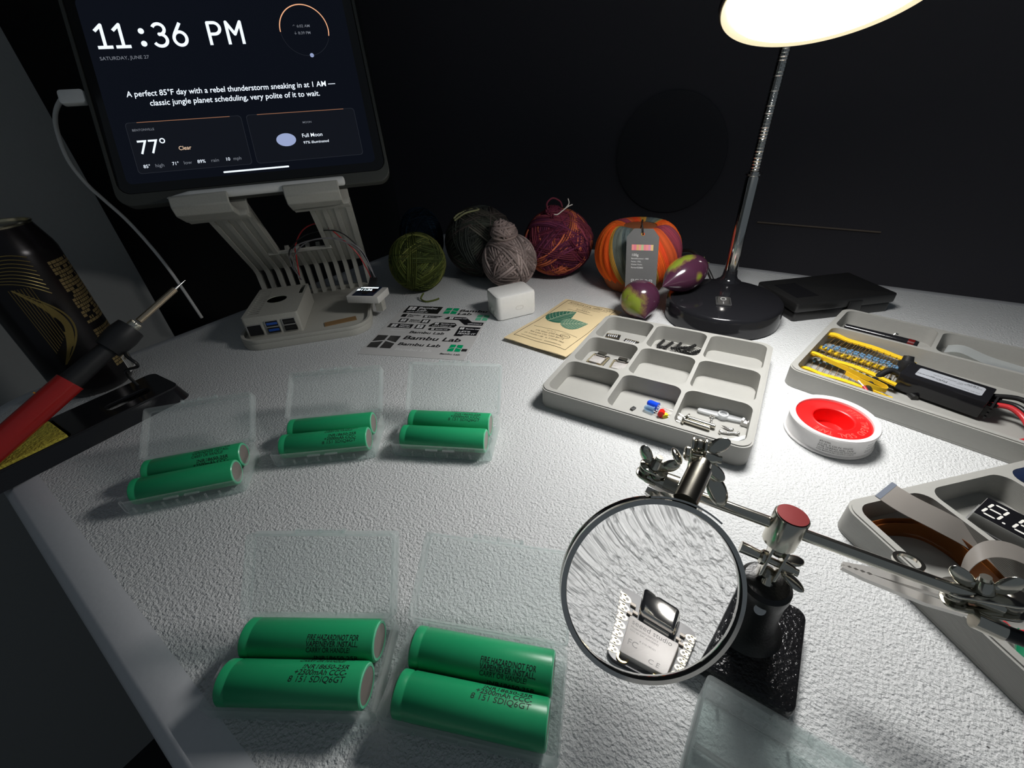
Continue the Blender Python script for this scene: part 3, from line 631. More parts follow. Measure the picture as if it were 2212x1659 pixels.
# ================================================================= HELPING HANDS
hh = thing('helping_hands', 'steel helping-hands stand with round magnifier and black iron base', 'helping hands', T(0, 0, 0))
u_, v_ = Vector((.59, .807, 0)), Vector((-.807, .59, 0))
bc_ = Vector((120.2, 82.3, 0)) + v_ * 25.5; BM = basis(bc_, -v_, u_, (0, 0, 1))
MB().prism(rrect(51, 51, 5, 5), .1, 10, BM, bev=1.6).build('base', m_cast, hh)
PT = Vector((103.4, 99.2, 0))
MB().lathe([(15.5, 9.6), (13.5, 12), (11.2, 18), (10.0, 27), (9.8, 36), (10.4, 41), (10.2, 44), (8.6, 45.6), (.01, 45.8)], T(PT.x, PT.y, 0), 48).build('post', m_mblack, hh)
MB().lathe([(2.3, 0), (2.3, .6), (.01, .7)], along(rd(1641, 1316, 178.2), Vector((-.35, -.72, .5)), (1, 0, 0)) , 20).build('set_screw', m_steel, hh)
RL, RRt = rd(1398, 1031, 198.5), rd(2165, 1312, 149); RDIR = (RRt - RL).normalized()
MB().cyl(RL, RRt, 2.5, n=32).build('crossbar', m_nickel, hh)
t_ = (1700 - 1398) / (2165 - 1398); dB = 1 / ((1 - t_) / 198.5 + t_ / 149); BB = rd(1697, 1142, dB)
bax = (Vector((.10, .05, 1)) - RDIR * RDIR.dot(Vector((.10, .05, 1)))).normalized()
MB().lathe([(5.2, -8.6), (6.4, -7.8), (6.5, 7.2), (6.1, 7.8), (.01, 8.0)], along(BB, bax, RDIR), 40).build('sleeve_block', m_nickel, hh)
MB().lathe([(5.8, 8.02), (5.8, 8.2), (.01, 8.25)], along(BB, bax, RDIR), 32).build('red_cap', mat('dull_red_reflecting_cap', (.26, .03, .03), .3, .3), hh)
def wing_nut(mb, M, s=1.0):
    mb.lathe([(3.0 * s, 0), (2.6 * s, 3 * s), (2.0 * s, 4.6 * s)], M, 20)
    for sg in (-1, 1):
        A = M @ T(sg * 5.6 * s, 0, 4.2 * s, ry=R(sg * 35)); mb.ball((0, 0, 0), 1.0, A, 20, (2.9 * s, 1.15 * s, 5.0 * s))
        mb.box(4 * s, 1.8 * s, 3 * s, M @ T(sg * 3.2 * s, 0, 2 * s), b=.6)
def joint(name, ctr, axis, ldir, length=17, w_=8.5, gap=5.0, wn=1, ball=True, wrot=0.0):
    # two spring plates across the bolt axis, balls at both ends, bolt and wing nut
    Z = Vector(axis).normalized(); Y = Vector(ldir); Y = (Y - Z * Y.dot(Z)).normalized(); X = Y.cross(Z); M = basis(Vector(ctr), X, Y, Z)
    mb = MB()
    for s in (-1, 1):
        A = M @ T(0, 0, s * gap / 2)
        mb.prism(rrect(w_, length, w_ * .45, 6), -.55, .55, A, bev=.25)
    p_ = mb.build(name, m_nickel, hh)
    b = MB().cyl(M @ Vector((0, 0, -gap / 2 - 2.2)), M @ Vector((0, 0, gap / 2 + 7)), 1.6, n=16)
    b.lathe([(3.3, 0), (3.3, 1.2), (2.2, 2.2), (.01, 2.4)], M @ T(0, 0, -gap / 2 - .6, rx=R(180)), 24); b.build('bolt', m_nickel, p_)
    wnm = MB(); wing_nut(wnm, M @ T(0, 0, gap / 2 + .8 * wn, rz=wrot), 1.0); wnm.build('wing_nut', m_nickel, p_)
    if ball:
        bb = MB()
        for s in (-1, 1): bb.ball(M @ Vector((0, s * (length / 2 - w_ * .42), 0)), gap * .62)
        bb.build('ball_ends', m_dnick, p_)
    return p_, M
JP = Vector((PT.x, PT.y, 45.5)); J0 = (JP + BB - bax * 8) / 2 + Vector((0, 0, 0))
joint('swivel_joint', J0, Vector((.80, -.52, -.12)), (BB - JP), 19, 8, 5.4, wrot=R(20))
MB().cyl(JP - Vector((0, 0, 1)), JP + (J0 - JP) * .45, 3.0, 2.4, 16).build('post_stud', m_nickel, hh)
MB().cyl(BB - bax * 8, J0 + (BB - bax * 8 - J0) * .4, 2.8, 2.4, 16).build('block_stud', m_nickel, hh)
MB().cyl(J0 - Vector((.8, -.52, -.12)).normalized() * 3, J0 - Vector((.8, -.52, -.12)).normalized() * 13, 2.0, 2.6, 14).build('bolt_lever', m_nickel, hh)
# magnifier: rim parallel to the photographer's lens
LD = 160.0; LCn = rd(1408, 1272, LD); Lz = -cF; LMx = basis(LCn, cR, cU, Lz)
RG = 33.3
rim = MB().ring([(RG + 1.3, -2.6), (RG + 1.3, -1.0), (RG + .7, 0), (RG + 1.3, 1.0), (RG + 1.3, 2.6), (RG - .6, 2.9), (RG - .9, 2.0), (RG - .4, 0), (RG - .9, -2.0), (RG - .6, -2.9)], LMx, 128).build('magnifier_rim', m_chrome, hh)
f_ = 122.0; Rc = f_ * 1.0; h_ = RG - .45; sag = Rc - math.sqrt(Rc * Rc - h_ * h_); pr = []
for k in range(0, 25):
    r = h_ * k / 24; pr.append((max(r, .001), -.6 - (math.sqrt(Rc * Rc - r * r) - (Rc - sag))))
for k in range(24, -1, -1):
    r = h_ * k / 24; pr.append((max(r, .001), .6 + (math.sqrt(Rc * Rc - r * r) - (Rc - sag))))
ln = MB().lathe(pr, LMx, 128).build('lens', glass('clear_lens_glass'), rim, smooth=60)
an = R(69.3); e_ = cR * math.cos(an) + cU * math.sin(an); n_e = Lz
c1, c2 = [], []
for k in range(-8, 9):
    a = an + R(k * 2.9); c1.append(LCn + (cR * math.cos(a) + cU * math.sin(a)) * (RG + 2.0))
MB().strip(c1, Lz * 7.6, .7).build('rim_saddle', m_chrome, rim)
tube0 = LCn + e_ * (RG + 1.6); RodL = rd(1449, 1046, 195.0)
tube1 = rd(1515, 1008, 172)
MB().lathe([(4.6, 0), (4.6, (tube1 - tube0).length - 2), (3.6, (tube1 - tube0).length - 1.6), (3.4, (tube1 - tube0).length + 2)], along(tube0, tube1 - tube0), 32).build('socket_tube', m_dnick, rim)
Jm = rd(1506, 983, 180)
joint('magnifier_joint', Jm, rd(1560, 1003, 178) - rd(1470, 985, 184), rd(1520, 948, 176) - rd(1485, 1035, 188), 17, 8.5, 5.0, wrot=R(60))
jm = bpy.data.objects['magnifier_joint']
mb = MB(); q = rd(1462, 985, 183); mb.ball((0, 0, 0), 1.0, along(q, rd(1440, 960, 180) - q), 20, (4.4, 1.6, 3.4)); mb.ball((0, 0, 0), 1.0, along(rd(1549, 1060, 180), rd(1560, 1080, 180) - rd(1540, 1030, 180), cF), 20, (4.2, 1.6, 7.0)); mb.build('lever_ears', m_nickel, jm)
MB().cyl(RodL - RDIR * 3, RodL + RDIR * 3, 4.6, n=24).build('rod_collar', m_dnick, hh)
# left clamp
Jl = rd(1408, 1020, 197)
joint('left_clamp', Jl, rd(1425, 990, 190) - rd(1392, 1052, 200), RDIR * 1.0, 13, 9, 5.4, wrot=R(90))
# alligator clips
def clip(base, tip, side, name, teeth=True, barrel=True):
    D = (tip - base); L = D.length; Z = D.normalized(); Y = Vector(side); Y = (Y - Z * Y.dot(Z)).normalized(); X = Y.cross(Z); M = basis(base, X, Y, Z)
    jl = L * .62; mb = MB()
    for s in (-1, 1):
        A = M @ Matrix.Rotation(R(s * 1.0), 4, 'X') @ T(0, s * .2, 0)
        n_t = 9; top = [(L - k * jl * .42 / n_t, (.35 if k % 2 else 0.9)) for k in range(n_t + 1)]
        prof = [(0, 1.0)] + [(a, b) for a, b in top[::-1]] + [(L, 1.8), (L * .8, 3.1), (L * .3, 4.2), (0, 3.2)]
        vs = [(x, s * y, z) for x in (-2.1, 2.1) for z, y in prof]; n = len(prof)
        mb.add(vs, [tuple(range(n)), tuple(range(n, 2 * n))[::-1]] + [(i, i + n, (i + 1) % n + n, (i + 1) % n) for i in range(n)], A)
    mb.build(name, m_clip, hh)
    return M
clip(rd(1400, 1050, 196), rd(1513, 1110, 186), cU * .8 + cF * .6, 'alligator_clip')
clip(rd(2085, 1312, 166), rd(1818, 1222, 186), cU * .8 + cF * .6, 'alligator_clip')
ac = bpy.data.objects['alligator_clip.001']
MB().ring([(3.9, -.7), (5.3, -.7), (5.3, .7), (3.9, .7)], along(rd(1962, 1214, 175), cU * .9 - cF * .4), 32).build('spring_eye', m_nickel, ac)
Jr = rd(2122, 1293, 152)
joint('right_clamp', Jr, rd(2128, 1240, 148) - rd(2118, 1300, 152), RDIR, 22, 10, 6.0, wrot=R(85))
MB().cyl(rd(2103, 1336, 150), rd(2165, 1364, 147), 3.3, n=24).build('clip_barrel', m_nickel, hh)
MB().cyl(rd(2166, 1364, 147), rd(2275, 1405, 142), 2.6, n=20).build('insulating_sleeve', m_rub, hh)

# ================================================================= SOLDERING IRON AND STAND
ax = Vector((.536, .844, 0)); pe = Vector((-.844, .536, 0)); Lb = 150; Wb = 58
SB = basis(Vector((-310, 346, 0)) + pe * (Wb / 2) - ax * (Lb / 2) + Vector((0, 0, .1)), ax, pe, (0, 0, 1))
ss = thing('soldering_iron_stand', 'low black plastic iron stand with a yellow sponge well', 'iron stand', SB)
o_ = rrect(Lb, Wb, 9, 6); sx0 = -30
vs, fs = plate(rrect(Lb - 8, Wb - 8, 7, 6), [rrect(50, 44, 3, 4, sx0 - 6, -1), rrect(34, 13, 5, 5, 36, -6)], 11.5, 14.5, .8)
mb = MB().add(vs, fs); n = len(o_); i_ = rrect(Lb - 8, Wb - 8, 7, 6)
mb.add([(p[0], p[1], 0) for p in o_] + [(p[0], p[1], 12.5) for p in i_], [(k, (k + 1) % n, (k + 1) % n + n, k + n) for k in range(n)])
mb.prism(rrect(54, 48, 3, 4, sx0 - 6, -1), 1.0, 3.0); vs, fs = plate(rrect(54, 48, 3, 4, sx0 - 6, -1), [rrect(51, 45, 2, 4, sx0 - 6, -1)], 3, 12.5); mb.add(vs, fs)
mb.build('base', m_black, ss)
mb = MB(); mb.prism(rrect(46, 41, 2, 4, sx0 - 6, -1), 8, 15.5, bev=.8)
mb.build('sponge', mat('yellow_cellulose_sponge', (.60, .52, .07), .95, bump=3.0, bscale=420, var=.6), ss)
Sm = SB.inverted()
tipP, edgeP = rd(399.9, 605.5, 395), rd(0, 959, 315)
def ip(u): t = (399.9 - u) / 399.9; return rd(u, 605.5 + t * (959 - 605.5), 1 / ((1 - t) / 395 + t / 315))
hp = ip(258)
MB().tube([Sm @ q for q in bez([SB @ Vector((52, 12, 13)), SB @ Vector((50, 14, 30)), rd(298, 790, 366), rd(272, 768, 362), hp + Vector((0, 0, -9))], 8)], 1.3, 8).build('wire_arm', m_wblk, ss)
idir = (tipP - edgeP).normalized()
HM_ = Sm @ along(hp - idir * 12, idir)
MB().ring([(8.0, 0), (9.6, 0), (11.2, 8), (11.6, 15), (10.5, 24), (9.0, 24), (9.6, 15), (9.0, 8)], HM_, 32).build('holder_cone', m_rub, ss)
sI = thing('soldering_iron', 'red-handled soldering iron propped on its stand at the left', 'soldering iron', Matrix.Translation(ip(200)))
Io = -ip(200)
def seg(u0, u1, r0, r1, m, name, extra=None):
    a, b = ip(u0) + Io, ip(u1) + Io; return MB().cyl(a, b, r0, r1, 28).build(name, m, sI)
MB().lathe([(.25, 0), (1.4, (ip(377) - tipP).length), (1.5, (ip(374) - tipP).length)], along(tipP + Io, -idir), 24).build('tip', m_steel, sI)
m_barrel = mat('heat_stained_steel_barrel', (.62, .50, .36), .22, 1.0)
seg(378, 300, 2.7, 2.7, m_barrel, 'barrel')
L_ = (ip(296) - ip(283)).length; kn = MB(); A_ = along(ip(283) + Io, idir); kn.lathe([(4.3, 0), (4.6, .5), (4.6, L_ - .5), (4.2, L_)], A_, 28)
for k in range(24): kn.box(.5, .5, L_ - 1, A_ @ Matrix.Rotation(k * math.pi / 12, 4, 'Z') @ T(4.65, 0, L_ / 2))
kn.build('knurled_nut', m_nickel, sI)
seg(283, 268, 3.4, 4.0, m_nickel, 'ferrule')
seg(268, 150, 6.5, 8.0, m_rub, 'grip_sleeve')
hd = seg(152, -60, 9.6, 9.0, mat('red_glossy_handle', (.42, .02, .018), .22), 'handle')
MB().box(7, 5, 1.2, along(ip(88) + Io + cU * 8.6 + Vector((0, 0, 1.2)), idir, cF)).build('amber_mark', mat('orange_label_patch', (.75, .28, .03), .4), hd)

# ================================================================= BEER CAN
cn = thing('drink_can', 'tall black and gold drinks can behind the soldering iron', 'can', T(-425.6, 381.2, .1))
Hc = 159
def can_mat():
    m = bpy.data.materials.new('printed_can_skin'); m.use_nodes = True; nt = m.node_tree; N = nt.nodes; L = nt.links; b = N['Principled BSDF']
    b.inputs['Metallic'].default_value = .45; b.inputs['Roughness'].default_value = .24; b.inputs['Base Color'].default_value = (.012, .010, .011, 1); return m
prof = [(22, 2.5), (25, 0), (27, 1.5), (32.2, 9), (33, 13), (33, Hc - 24), (32, Hc - 19), (27.2, Hc - 5), (26.4, Hc - 2.5)]
body = MB().lathe(prof, None, 96).build('body', can_mat(), cn)
MB().ring([(26.4, Hc - 2.5), (27.4, Hc - 1), (26.8, Hc), (25.2, Hc - .4), (24.6, Hc - 5), (1, Hc - 5.4), (1, Hc - 6.2), (25, Hc - 6)], None, 64).build('lid_rim', mat('champagne_aluminium', (.62, .55, .38), .22, 1.0), cn)
m_cgold = mat('gold_can_print', (.42, .31, .14), .32, .7); m_cglass = mat('pale_gold_harp_print', (.30, .22, .07), .35, .6)
def canp(a, z, r=33.06): return (r * math.cos(R(a)), r * math.sin(R(a)), z)
ca = math.degrees(math.atan2(-381.2, 425.6))            # direction towards the camera
def patch(mb, a0, a1, z0, z1):
    n_ = max(1, int(abs(a1 - a0) / 4)); vs = []; fs = []
    for k in range(n_ + 1):
        a = a0 + (a1 - a0) * k / n_; vs += [canp(a, z0), canp(a, z1)]
    for k in range(n_): fs.append((2 * k, 2 * k + 2, 2 * k + 3, 2 * k + 1))
    mb.add(vs, fs)
mb = MB(); rowz = 30
for k in range(34):
    z0 = 22 + k * 3.1; a = ca + 33
    while a < ca + 84:
        wd = random.uniform(3.5, 9)
        if random.random() < .86 and not (12 < k < 15): patch(mb, a, min(a + wd - .8, ca + 86), z0, z0 + 2.5)
        a += wd
mb.build('small_print', m_cgold, body, smooth=0)
mb = MB()
for k in range(9):
    mb.tube([canp(ca - 30 + 4.5 * j, 118 + k * 2.2 - j * .35 * (9 - k) * .5 + 4 * math.sin(j * .3)) for j in range(11)], .4, 5)
for rr, wd in ((0, 6.5), (9, 2.0)):
    pts = [canp(ca - 22 + (28 + rr) * math.sin(t * math.pi) , 40 + 72 * t, 33.1) for t in np.linspace(.0, 1, 20)]
    mb.strip(pts, [Vector((-math.sin(R(ca)), math.cos(R(ca)), 0)) * wd * math.sin(math.pi * (.12 + .8 * t)) for t in np.linspace(0, 1, 20)], .3)
for j in range(8): mb.tube([canp(ca - 24 + j * 3.2, 52 + j * 2), canp(ca - 26 + j * 3.4, 112)], .25, 4)
mb.build('harp_emblem', m_cglass, body)
mb = MB(); patch(mb, ca + 48, ca + 86, 9, 27); mb.build('barcode_panel', mat('white_print', (.62, .62, .60), .4), body, smooth=0)
mb = MB(); a = ca + 50
while a < ca + 85:
    wd = random.choice((.5, .8, 1.4)); n_ = [canp(a, 11.5, 33.14), canp(a + wd, 11.5, 33.14), canp(a + wd, 25.5, 33.14), canp(a, 25.5, 33.14)]; mb.add(n_, [(0, 1, 2, 3)]); a += wd + random.choice((.6, .9, 1.3))
mb.build('barcode', m_ink, body, smooth=0)

# ================================================================= YARN
def yarn(name, label, x, y, a, b, rs, bundles, cols, seed, tilt=.5, per=5, z_extra=0, axis_bias=(0, 0, 1), mult=1.0, cat='ball of yarn'):
    rg = np.random.RandomState(seed); V = []; F = []; Cc = []; off = 0; ns = 5; seg_ = 44
    cosn = np.cos(2 * np.pi * np.arange(ns) / ns); sinn = np.sin(2 * np.pi * np.arange(ns) / ns)
    for k in range(bundles):
        nn = rg.randn(3) * np.array([1, 1, 1]) + np.array(axis_bias) * tilt * rg.choice((-1, 1)); nn /= np.linalg.norm(nn)
        e1 = np.cross(nn, [0, 0, 1.0]) + 1e-6; e1 /= np.linalg.norm(e1); e2 = np.cross(nn, e1)
        d0 = rg.uniform(-.55, .55); lay = .90 + .10 * (k / bundles) + rg.uniform(-.012, .012); col0 = np.array(cols[rg.randint(len(cols))])
        for j in range(per):
            d = d0 + (j - per / 2) * rs * 2.25 / a; d = max(-.93, min(.93, d)); c_ = math.sqrt(1 - d * d)
            t = np.linspace(0, 2 * np.pi, seg_, endpoint=False); wob = .018 * np.sin(3 * t + rg.rand() * 6)
            P_ = (nn * d)[None] + c_ * (np.cos(t)[:, None] * e1 + np.sin(t)[:, None] * e2); Nn = P_.copy()
            P_ = P_ * (lay + wob)[:, None] * np.array([a - rs, a - rs, b - rs])
            tg = np.roll(P_, -1, 0) - np.roll(P_, 1, 0); tg /= np.linalg.norm(tg, axis=1)[:, None]
            sd = np.cross(tg, Nn); sd /= np.linalg.norm(sd, axis=1)[:, None]; up_ = np.cross(sd, tg)
            ring_ = P_[:, None] + rs * (sd[:, None] * cosn[None, :, None] + up_[:, None] * sinn[None, :, None])
            v = ring_.reshape(-1, 3); v[:, 2] = np.maximum(v[:, 2] + b, .3); V.append(v)
            i = np.arange(seg_)[:, None] * ns; jx = np.arange(ns)[None]; i2 = ((np.arange(seg_) + 1) % seg_)[:, None] * ns; j2 = (np.arange(ns)[None] + 1) % ns
            F.append(np.stack([i + jx, i2 + jx, i2 + j2, i + j2], -1).reshape(-1, 4) + off); off += len(v)
            cc = np.clip(col0[None] * (1 + .22 * np.sin(t * 2 + rg.rand() * 6)[:, None]) * rg.uniform(.55, 1.45), 0, 1)
            Cc.append(np.repeat(cc, ns, 0))
    V = np.concatenate(V); F = np.concatenate(F); Cc = np.concatenate(Cc)
    mb = MB(); mb.v = V.tolist(); mb.f = F.tolist(); mb.c = Cc.tolist(); mb.mi = [0] * len(mb.f)
    # inner core, colour darkened to paint shade in the gaps between strands
    prc = [(max(.01, a * .9 * math.sin(math.pi * k / 12)), b - b * .9 * math.cos(math.pi * k / 12)) for k in range(13)]
    mb.col = tuple(np.array(cols).mean(0) * .3); mb.lathe([(r, max(.3, z)) for r, z in prc], None, 24); mb.col = None
    root = thing(name, label, cat, T(x, y, .05), 'balls of yarn')
    mm = mat('wool_' + str(seed), (1, 1, 1), .9, bump=.8, bscale=1500, attr='Col', spec=.1)
    mb.build('wound_strands', mm, root, smooth=80); return root, mm
def strand(root, pts, r, col, name='loose_end', m=None):
    return MB().tube(bez(pts, 6), r, 7).build(name, m or mat('strand_' + name + str(col), col, .9, bump=.6, bscale=1500, spec=.1), root)
ol, _ = yarn('yarn_ball', 'olive green ball of yarn beside the tablet stand', -119.6, 588.7, 39.2, 39.6, 1.15, 50, [(.085, .105, .025), (.06, .08, .02), (.13, .14, .04), (.045, .06, .02)], 11)
strand(ol, [(8, -38, 9), (4, -43, 3), (12, -50, 1.3), (24, -46, 1.3), (28, -42, 1.4)], 1.2, (.085, .105, .025))
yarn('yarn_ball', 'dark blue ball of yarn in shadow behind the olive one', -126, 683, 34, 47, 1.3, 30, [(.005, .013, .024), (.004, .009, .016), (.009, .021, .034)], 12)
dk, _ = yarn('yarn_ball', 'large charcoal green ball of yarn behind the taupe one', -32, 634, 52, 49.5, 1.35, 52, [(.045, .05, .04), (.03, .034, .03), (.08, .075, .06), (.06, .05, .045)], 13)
strand(dk, [(-32, -20, 86), (-16, -22, 95), (2, -16, 97), (-6, -8, 97), (-26, -10, 92), (-33, -18, 88)], 1.2, (.30, .30, .16), 'pale_loop')
tp, _ = yarn('yarn_ball', 'taupe ball of thick yarn behind the white charger', 7.6, 576.8, 38.0, 37.1, 1.75, 36, [(.30, .235, .215), (.25, .195, .18), (.35, .28, .26)], 14, per=4)
def bun(cx, cy, cz, a, b, rs, n_, cols, seed):
    rg = np.random.RandomState(seed); mb = MB()
    for k in range(n_):
        nn = rg.randn(3) * np.array([.7, .7, 1.0]); nn /= np.linalg.norm(nn); e1 = np.cross(nn, [.1, .2, 1.0]); e1 /= np.linalg.norm(e1); e2 = np.cross(nn, e1); d = rg.uniform(-.6, .6); c_ = math.sqrt(1 - d * d)
        mb.col = tuple(np.clip(np.array(cols[k % len(cols)]) * rg.uniform(.7, 1.25), 0, 1)); ly = .85 + .15 * k / n_
        mb.tube([(cx + a * ly * (nn[0] * d + c_ * (math.cos(t) * e1[0] + math.sin(t) * e2[0])), cy + a * ly * (nn[1] * d + c_ * (math.cos(t) * e1[1] + math.sin(t) * e2[1])), cz + b * ly * (nn[2] * d + c_ * (math.cos(t) * e1[2] + math.sin(t) * e2[2]))) for t in np.linspace(0, 2 * math.pi, 28, endpoint=False)], rs, 7, closed=True)
    return mb
mb = bun(-5, -4, 76, 17, 13, 1.75, 26, [(.30, .235, .215), (.25, .195, .18)], 5)
mb2 = bun(-9, -5, 86, 9, 7, 1.6, 9, [(.30, .235, .215)], 6); mb.add(mb2.v, mb2.f)
mb.build('topknot', _, tp, smooth=80)
mr, _m = yarn('yarn_ball', 'maroon and orange ball of yarn with a looped end on top', 78.5, 613.5, 50.3, 46.5, 1.3, 56, [(.15, .03, .05), (.20, .04, .06), (.10, .022, .05), (.50, .13, .06), (.12, .02, .04)], 15)
mb = bun(-7, -6, 91, 12, 7, 1.2, 16, [(.17, .035, .055), (.12, .02, .04)], 8); mb.col = (.17, .035, .055)
mb.tube(bez([(-14, -12, 92), (-16, -10, 102), (-8, -8, 108), (2, -6, 103), (5, -8, 96)], 6), 1.2, 6)
mb.build('top_loops', _m, mr, smooth=80)
strand(mr, [(-8, -26, 91), (-3, -22, 90), (4, -20, 94), (12, -16, 98), (18, -12, 99)], .75, (.75, .70, .64), 'white_tie'); strand(mr, [(8, -17, 96), (13, -14, 101), (12, -12, 107)], .7, (.75, .70, .64), 'white_tie')
# centre-pull orange skein: meridional strands with coloured sectors
def skein(x, y, a, b):
    root = thing('yarn_ball', 'orange multicoloured yarn ball with a grey paper tag', 'ball of yarn', T(x, y, .05), 'balls of yarn')
    mb = MB(); rg = np.random.RandomState(3); ns = 5
    sect = [(.80, .12, .02), (.85, .15, .02), (.78, .10, .015), (.42, .22, .04), (.13, .15, .13), (.11, .14, .14), (.12, .13, .11), (.55, .28, .05), (.80, .12, .02), (.70, .07, .02), (.60, .10, .03), (.28, .05, .07), (.35, .06, .09), (.25, .05, .08), (.80, .14, .02)]
    nst = 190
    for k in range(nst):
        a0 = 2 * math.pi * k / nst; sc = sect[int(((a0 / (2 * math.pi)) * len(sect) * 2 + .3 * math.sin(k * .6)) % len(sect))]; mb.col = tuple(np.clip(np.array(sc) * rg.uniform(.8, 1.15), 0, 1))
        pts = []
        lean = .55
        for t in np.linspace(.10, .97, 26):
            th_ = t * math.pi; rr = a * math.sin(th_) ** .8; dip = 11 * math.exp(-((t - .06) / .09) ** 2)
            aa = a0 + lean * (t - .5) * 2.2; rj = 1 + .012 * math.sin(9 * t + k)
            pts.append(((rr * rj) * math.cos(aa), (rr * rj) * math.sin(aa), max(1.2, b + (b - 1.2) * math.cos(th_) - dip)))
        mb.tube(pts, 1.25, ns)
    mb.col = (.3, .1, .04); mb.lathe([(.01, 2), (a * .7, 2.5), (a * .93, b * .6), (a * .95, b), (a * .85, b * 1.4), (a * .45, b * 1.75), (.01, b * 1.6)], None, 24); mb.col = None
    mb.build('wound_strands', mat('wool_skein', (1, 1, 1), .9, bump=.8, bscale=1500, attr='Col', spec=.1), root, smooth=80)
    return root
sk = skein(175.6, 552, 53.5, 45.5)
th_ = R(-17.5); tc_ = Vector((148, 494.5, 0)) - Vector((175.6, 552, 0)); TX = Vector((math.cos(th_), math.sin(th_), 0)); TY = Vector((-.035, .10, 1)).normalized(); TZ = TX.cross(TY).normalized(); TG = basis(tc_ + Vector((-1, -4.5, 0)), TX, TY, TZ)
tagm = MB(); vs, fs = plate([(0, 3), (36, 3), (36, 82), (29, 91), (8, 91), (0, 82)], [[(18 + 2 * math.cos(a * .785), 85 + 2 * math.sin(a * .785)) for a in range(8)]], -.25, .25)
tg_ = tagm.add(vs, fs, TG).build('paper_tag', mat('grey_card', (.15, .15, .15), .45), sk, label='grey card tag with care symbols')
mb = MB(); cols_ = [(.85, .30, .28), (.80, .22, .3), (.7, .45, .2), (.85, .35, .3), (.5, .55, .3), (.8, .25, .3), (.85, .32, .3), (.75, .3, .45), (.8, .55, .25)]
for k, cc in enumerate(cols_): mb.col = cc; mb.box(24.2 / 9, 6.5, .1, TG @ T(6 + 24.2 / 9 * (k + .5), 70, .33))
mb.col = None; mb.build('colour_bar', mat('colour_bar_print', (1, 1, 1), .5, attr='Col'), tg_, smooth=0)
mb = MB()
for s_, z_, y_ in (('100g', 4.2, 60), ('Bestellnummer: 1083', 2.3, 56.5), ('Farbe: 1702..', 2.3, 53), ('Kleiner Fuchs', 2.3, 49.6), ('Partie:425882', 2.5, 45.8)): v, f = text(s_, z_); mb.add(v, f, TG @ T(6, y_, .32))
for k in range(5):
    v, f = plate(rrect(3.6, 3.4, .5 if k != 3 else 1.6), [rrect(2.8, 2.6, .4 if k != 3 else 1.2)], 0, .06); mb.add(v, f, TG @ T(8.5 + k * 5.2, 31, .3)); mb.box(2.0, .35, .06, TG @ T(8.5 + k * 5.2, 31, .33, R(0 if k % 2 else 35)))
mb.build('tag_text', m_inkw, tg_, smooth=0)
mb = MB().box(14, 9, .08, TG @ T(26, 12, .3)); mb.build('barcode_panel', m_inkw, tg_)
mb = MB()
for k in range(12): mb.box(.4 + .3 * (k % 3), 8, .08, TG @ T(20.5 + k * 1.05, 12, .38))
mb.build('barcode', m_ink, tg_, smooth=0)
MB().tube(bez([TG @ Vector((18, 84, .5)), TG @ Vector((17.6, 90, 1.5)), TG @ Vector((16, 97, -6)), Vector((-2, -14, 88)), Vector((0, 0, 70))], 6), .8, 6).build('tag_cord', m_wblk, sk)

# ================================================================= FRUIT
def fruit_mat(name, spots):
    m = bpy.data.materials.new(name); m.use_nodes = True; nt = m.node_tree; N = nt.nodes; L = nt.links; b = N['Principled BSDF']
    b.inputs['Roughness'].default_value = .17; b.inputs['Coat Weight'].default_value = .3
    tc = N.new('ShaderNodeTexCoord'); nz = N.new('ShaderNodeTexNoise'); nz.inputs['Scale'].default_value = 150; nz.inputs['Detail'].default_value = 6; nz.inputs['Roughness'].default_value = .7
    mp = N.new('ShaderNodeMapping'); mp.inputs['Scale'].default_value = (1, 1, .35); L.new(tc.outputs['Object'], mp.inputs[0]); L.new(mp.outputs[0], nz.inputs['Vector'])
    acc = None
    for (x, y, z, rx, rz) in spots:      # green patches of the skin, in the fruit's own frame (mm)
        sub = N.new('ShaderNodeVectorMath'); sub.operation = 'SUBTRACT'; sub.inputs[1].default_value = (x * S, y * S, z * S); L.new(tc.outputs['Object'], sub.inputs[0])
        dv = N.new('ShaderNodeVectorMath'); dv.operation = 'DIVIDE'; dv.inputs[1].default_value = (rx * S, rx * S, rz * S); L.new(sub.outputs[0], dv.inputs[0])
        ln_ = N.new('ShaderNodeVectorMath'); ln_.operation = 'LENGTH'; L.new(dv.outputs[0], ln_.inputs[0])
        if acc is None: acc = ln_.outputs['Value']
        else:
            mi = N.new('ShaderNodeMath'); mi.operation = 'MINIMUM'; L.new(acc, mi.inputs[0]); L.new(ln_.outputs['Value'], mi.inputs[1]); acc = mi.outputs[0]
    ad = N.new('ShaderNodeMath'); ad.operation = 'MULTIPLY_ADD'; ad.inputs[1].default_value = 1.5; L.new(nz.outputs['Fac'], ad.inputs[0]); L.new(acc, ad.inputs[2])
    cr = N.new('ShaderNodeValToRGB'); e = cr.color_ramp.elements; e[0].position = .95; e[0].color = (.21, .26, .03, 1); e[1].position = 1.0; e[1].color = (.060, .018, .038, 1)
    mr = N.new('ShaderNodeMapRange'); mr.inputs['From Min'].default_value = .9; mr.inputs['From Max'].default_value = 2.5; L.new(ad.outputs[0], mr.inputs['Value'])
    e[0].position = .35; e[1].position = .75; x = cr.color_ramp.elements.new(.55); x.color = (.15, .09, .045, 1)
    L.new(mr.outputs['Result'], cr.inputs[0]); L.new(cr.outputs[0], b.inputs['Base Color']); return m
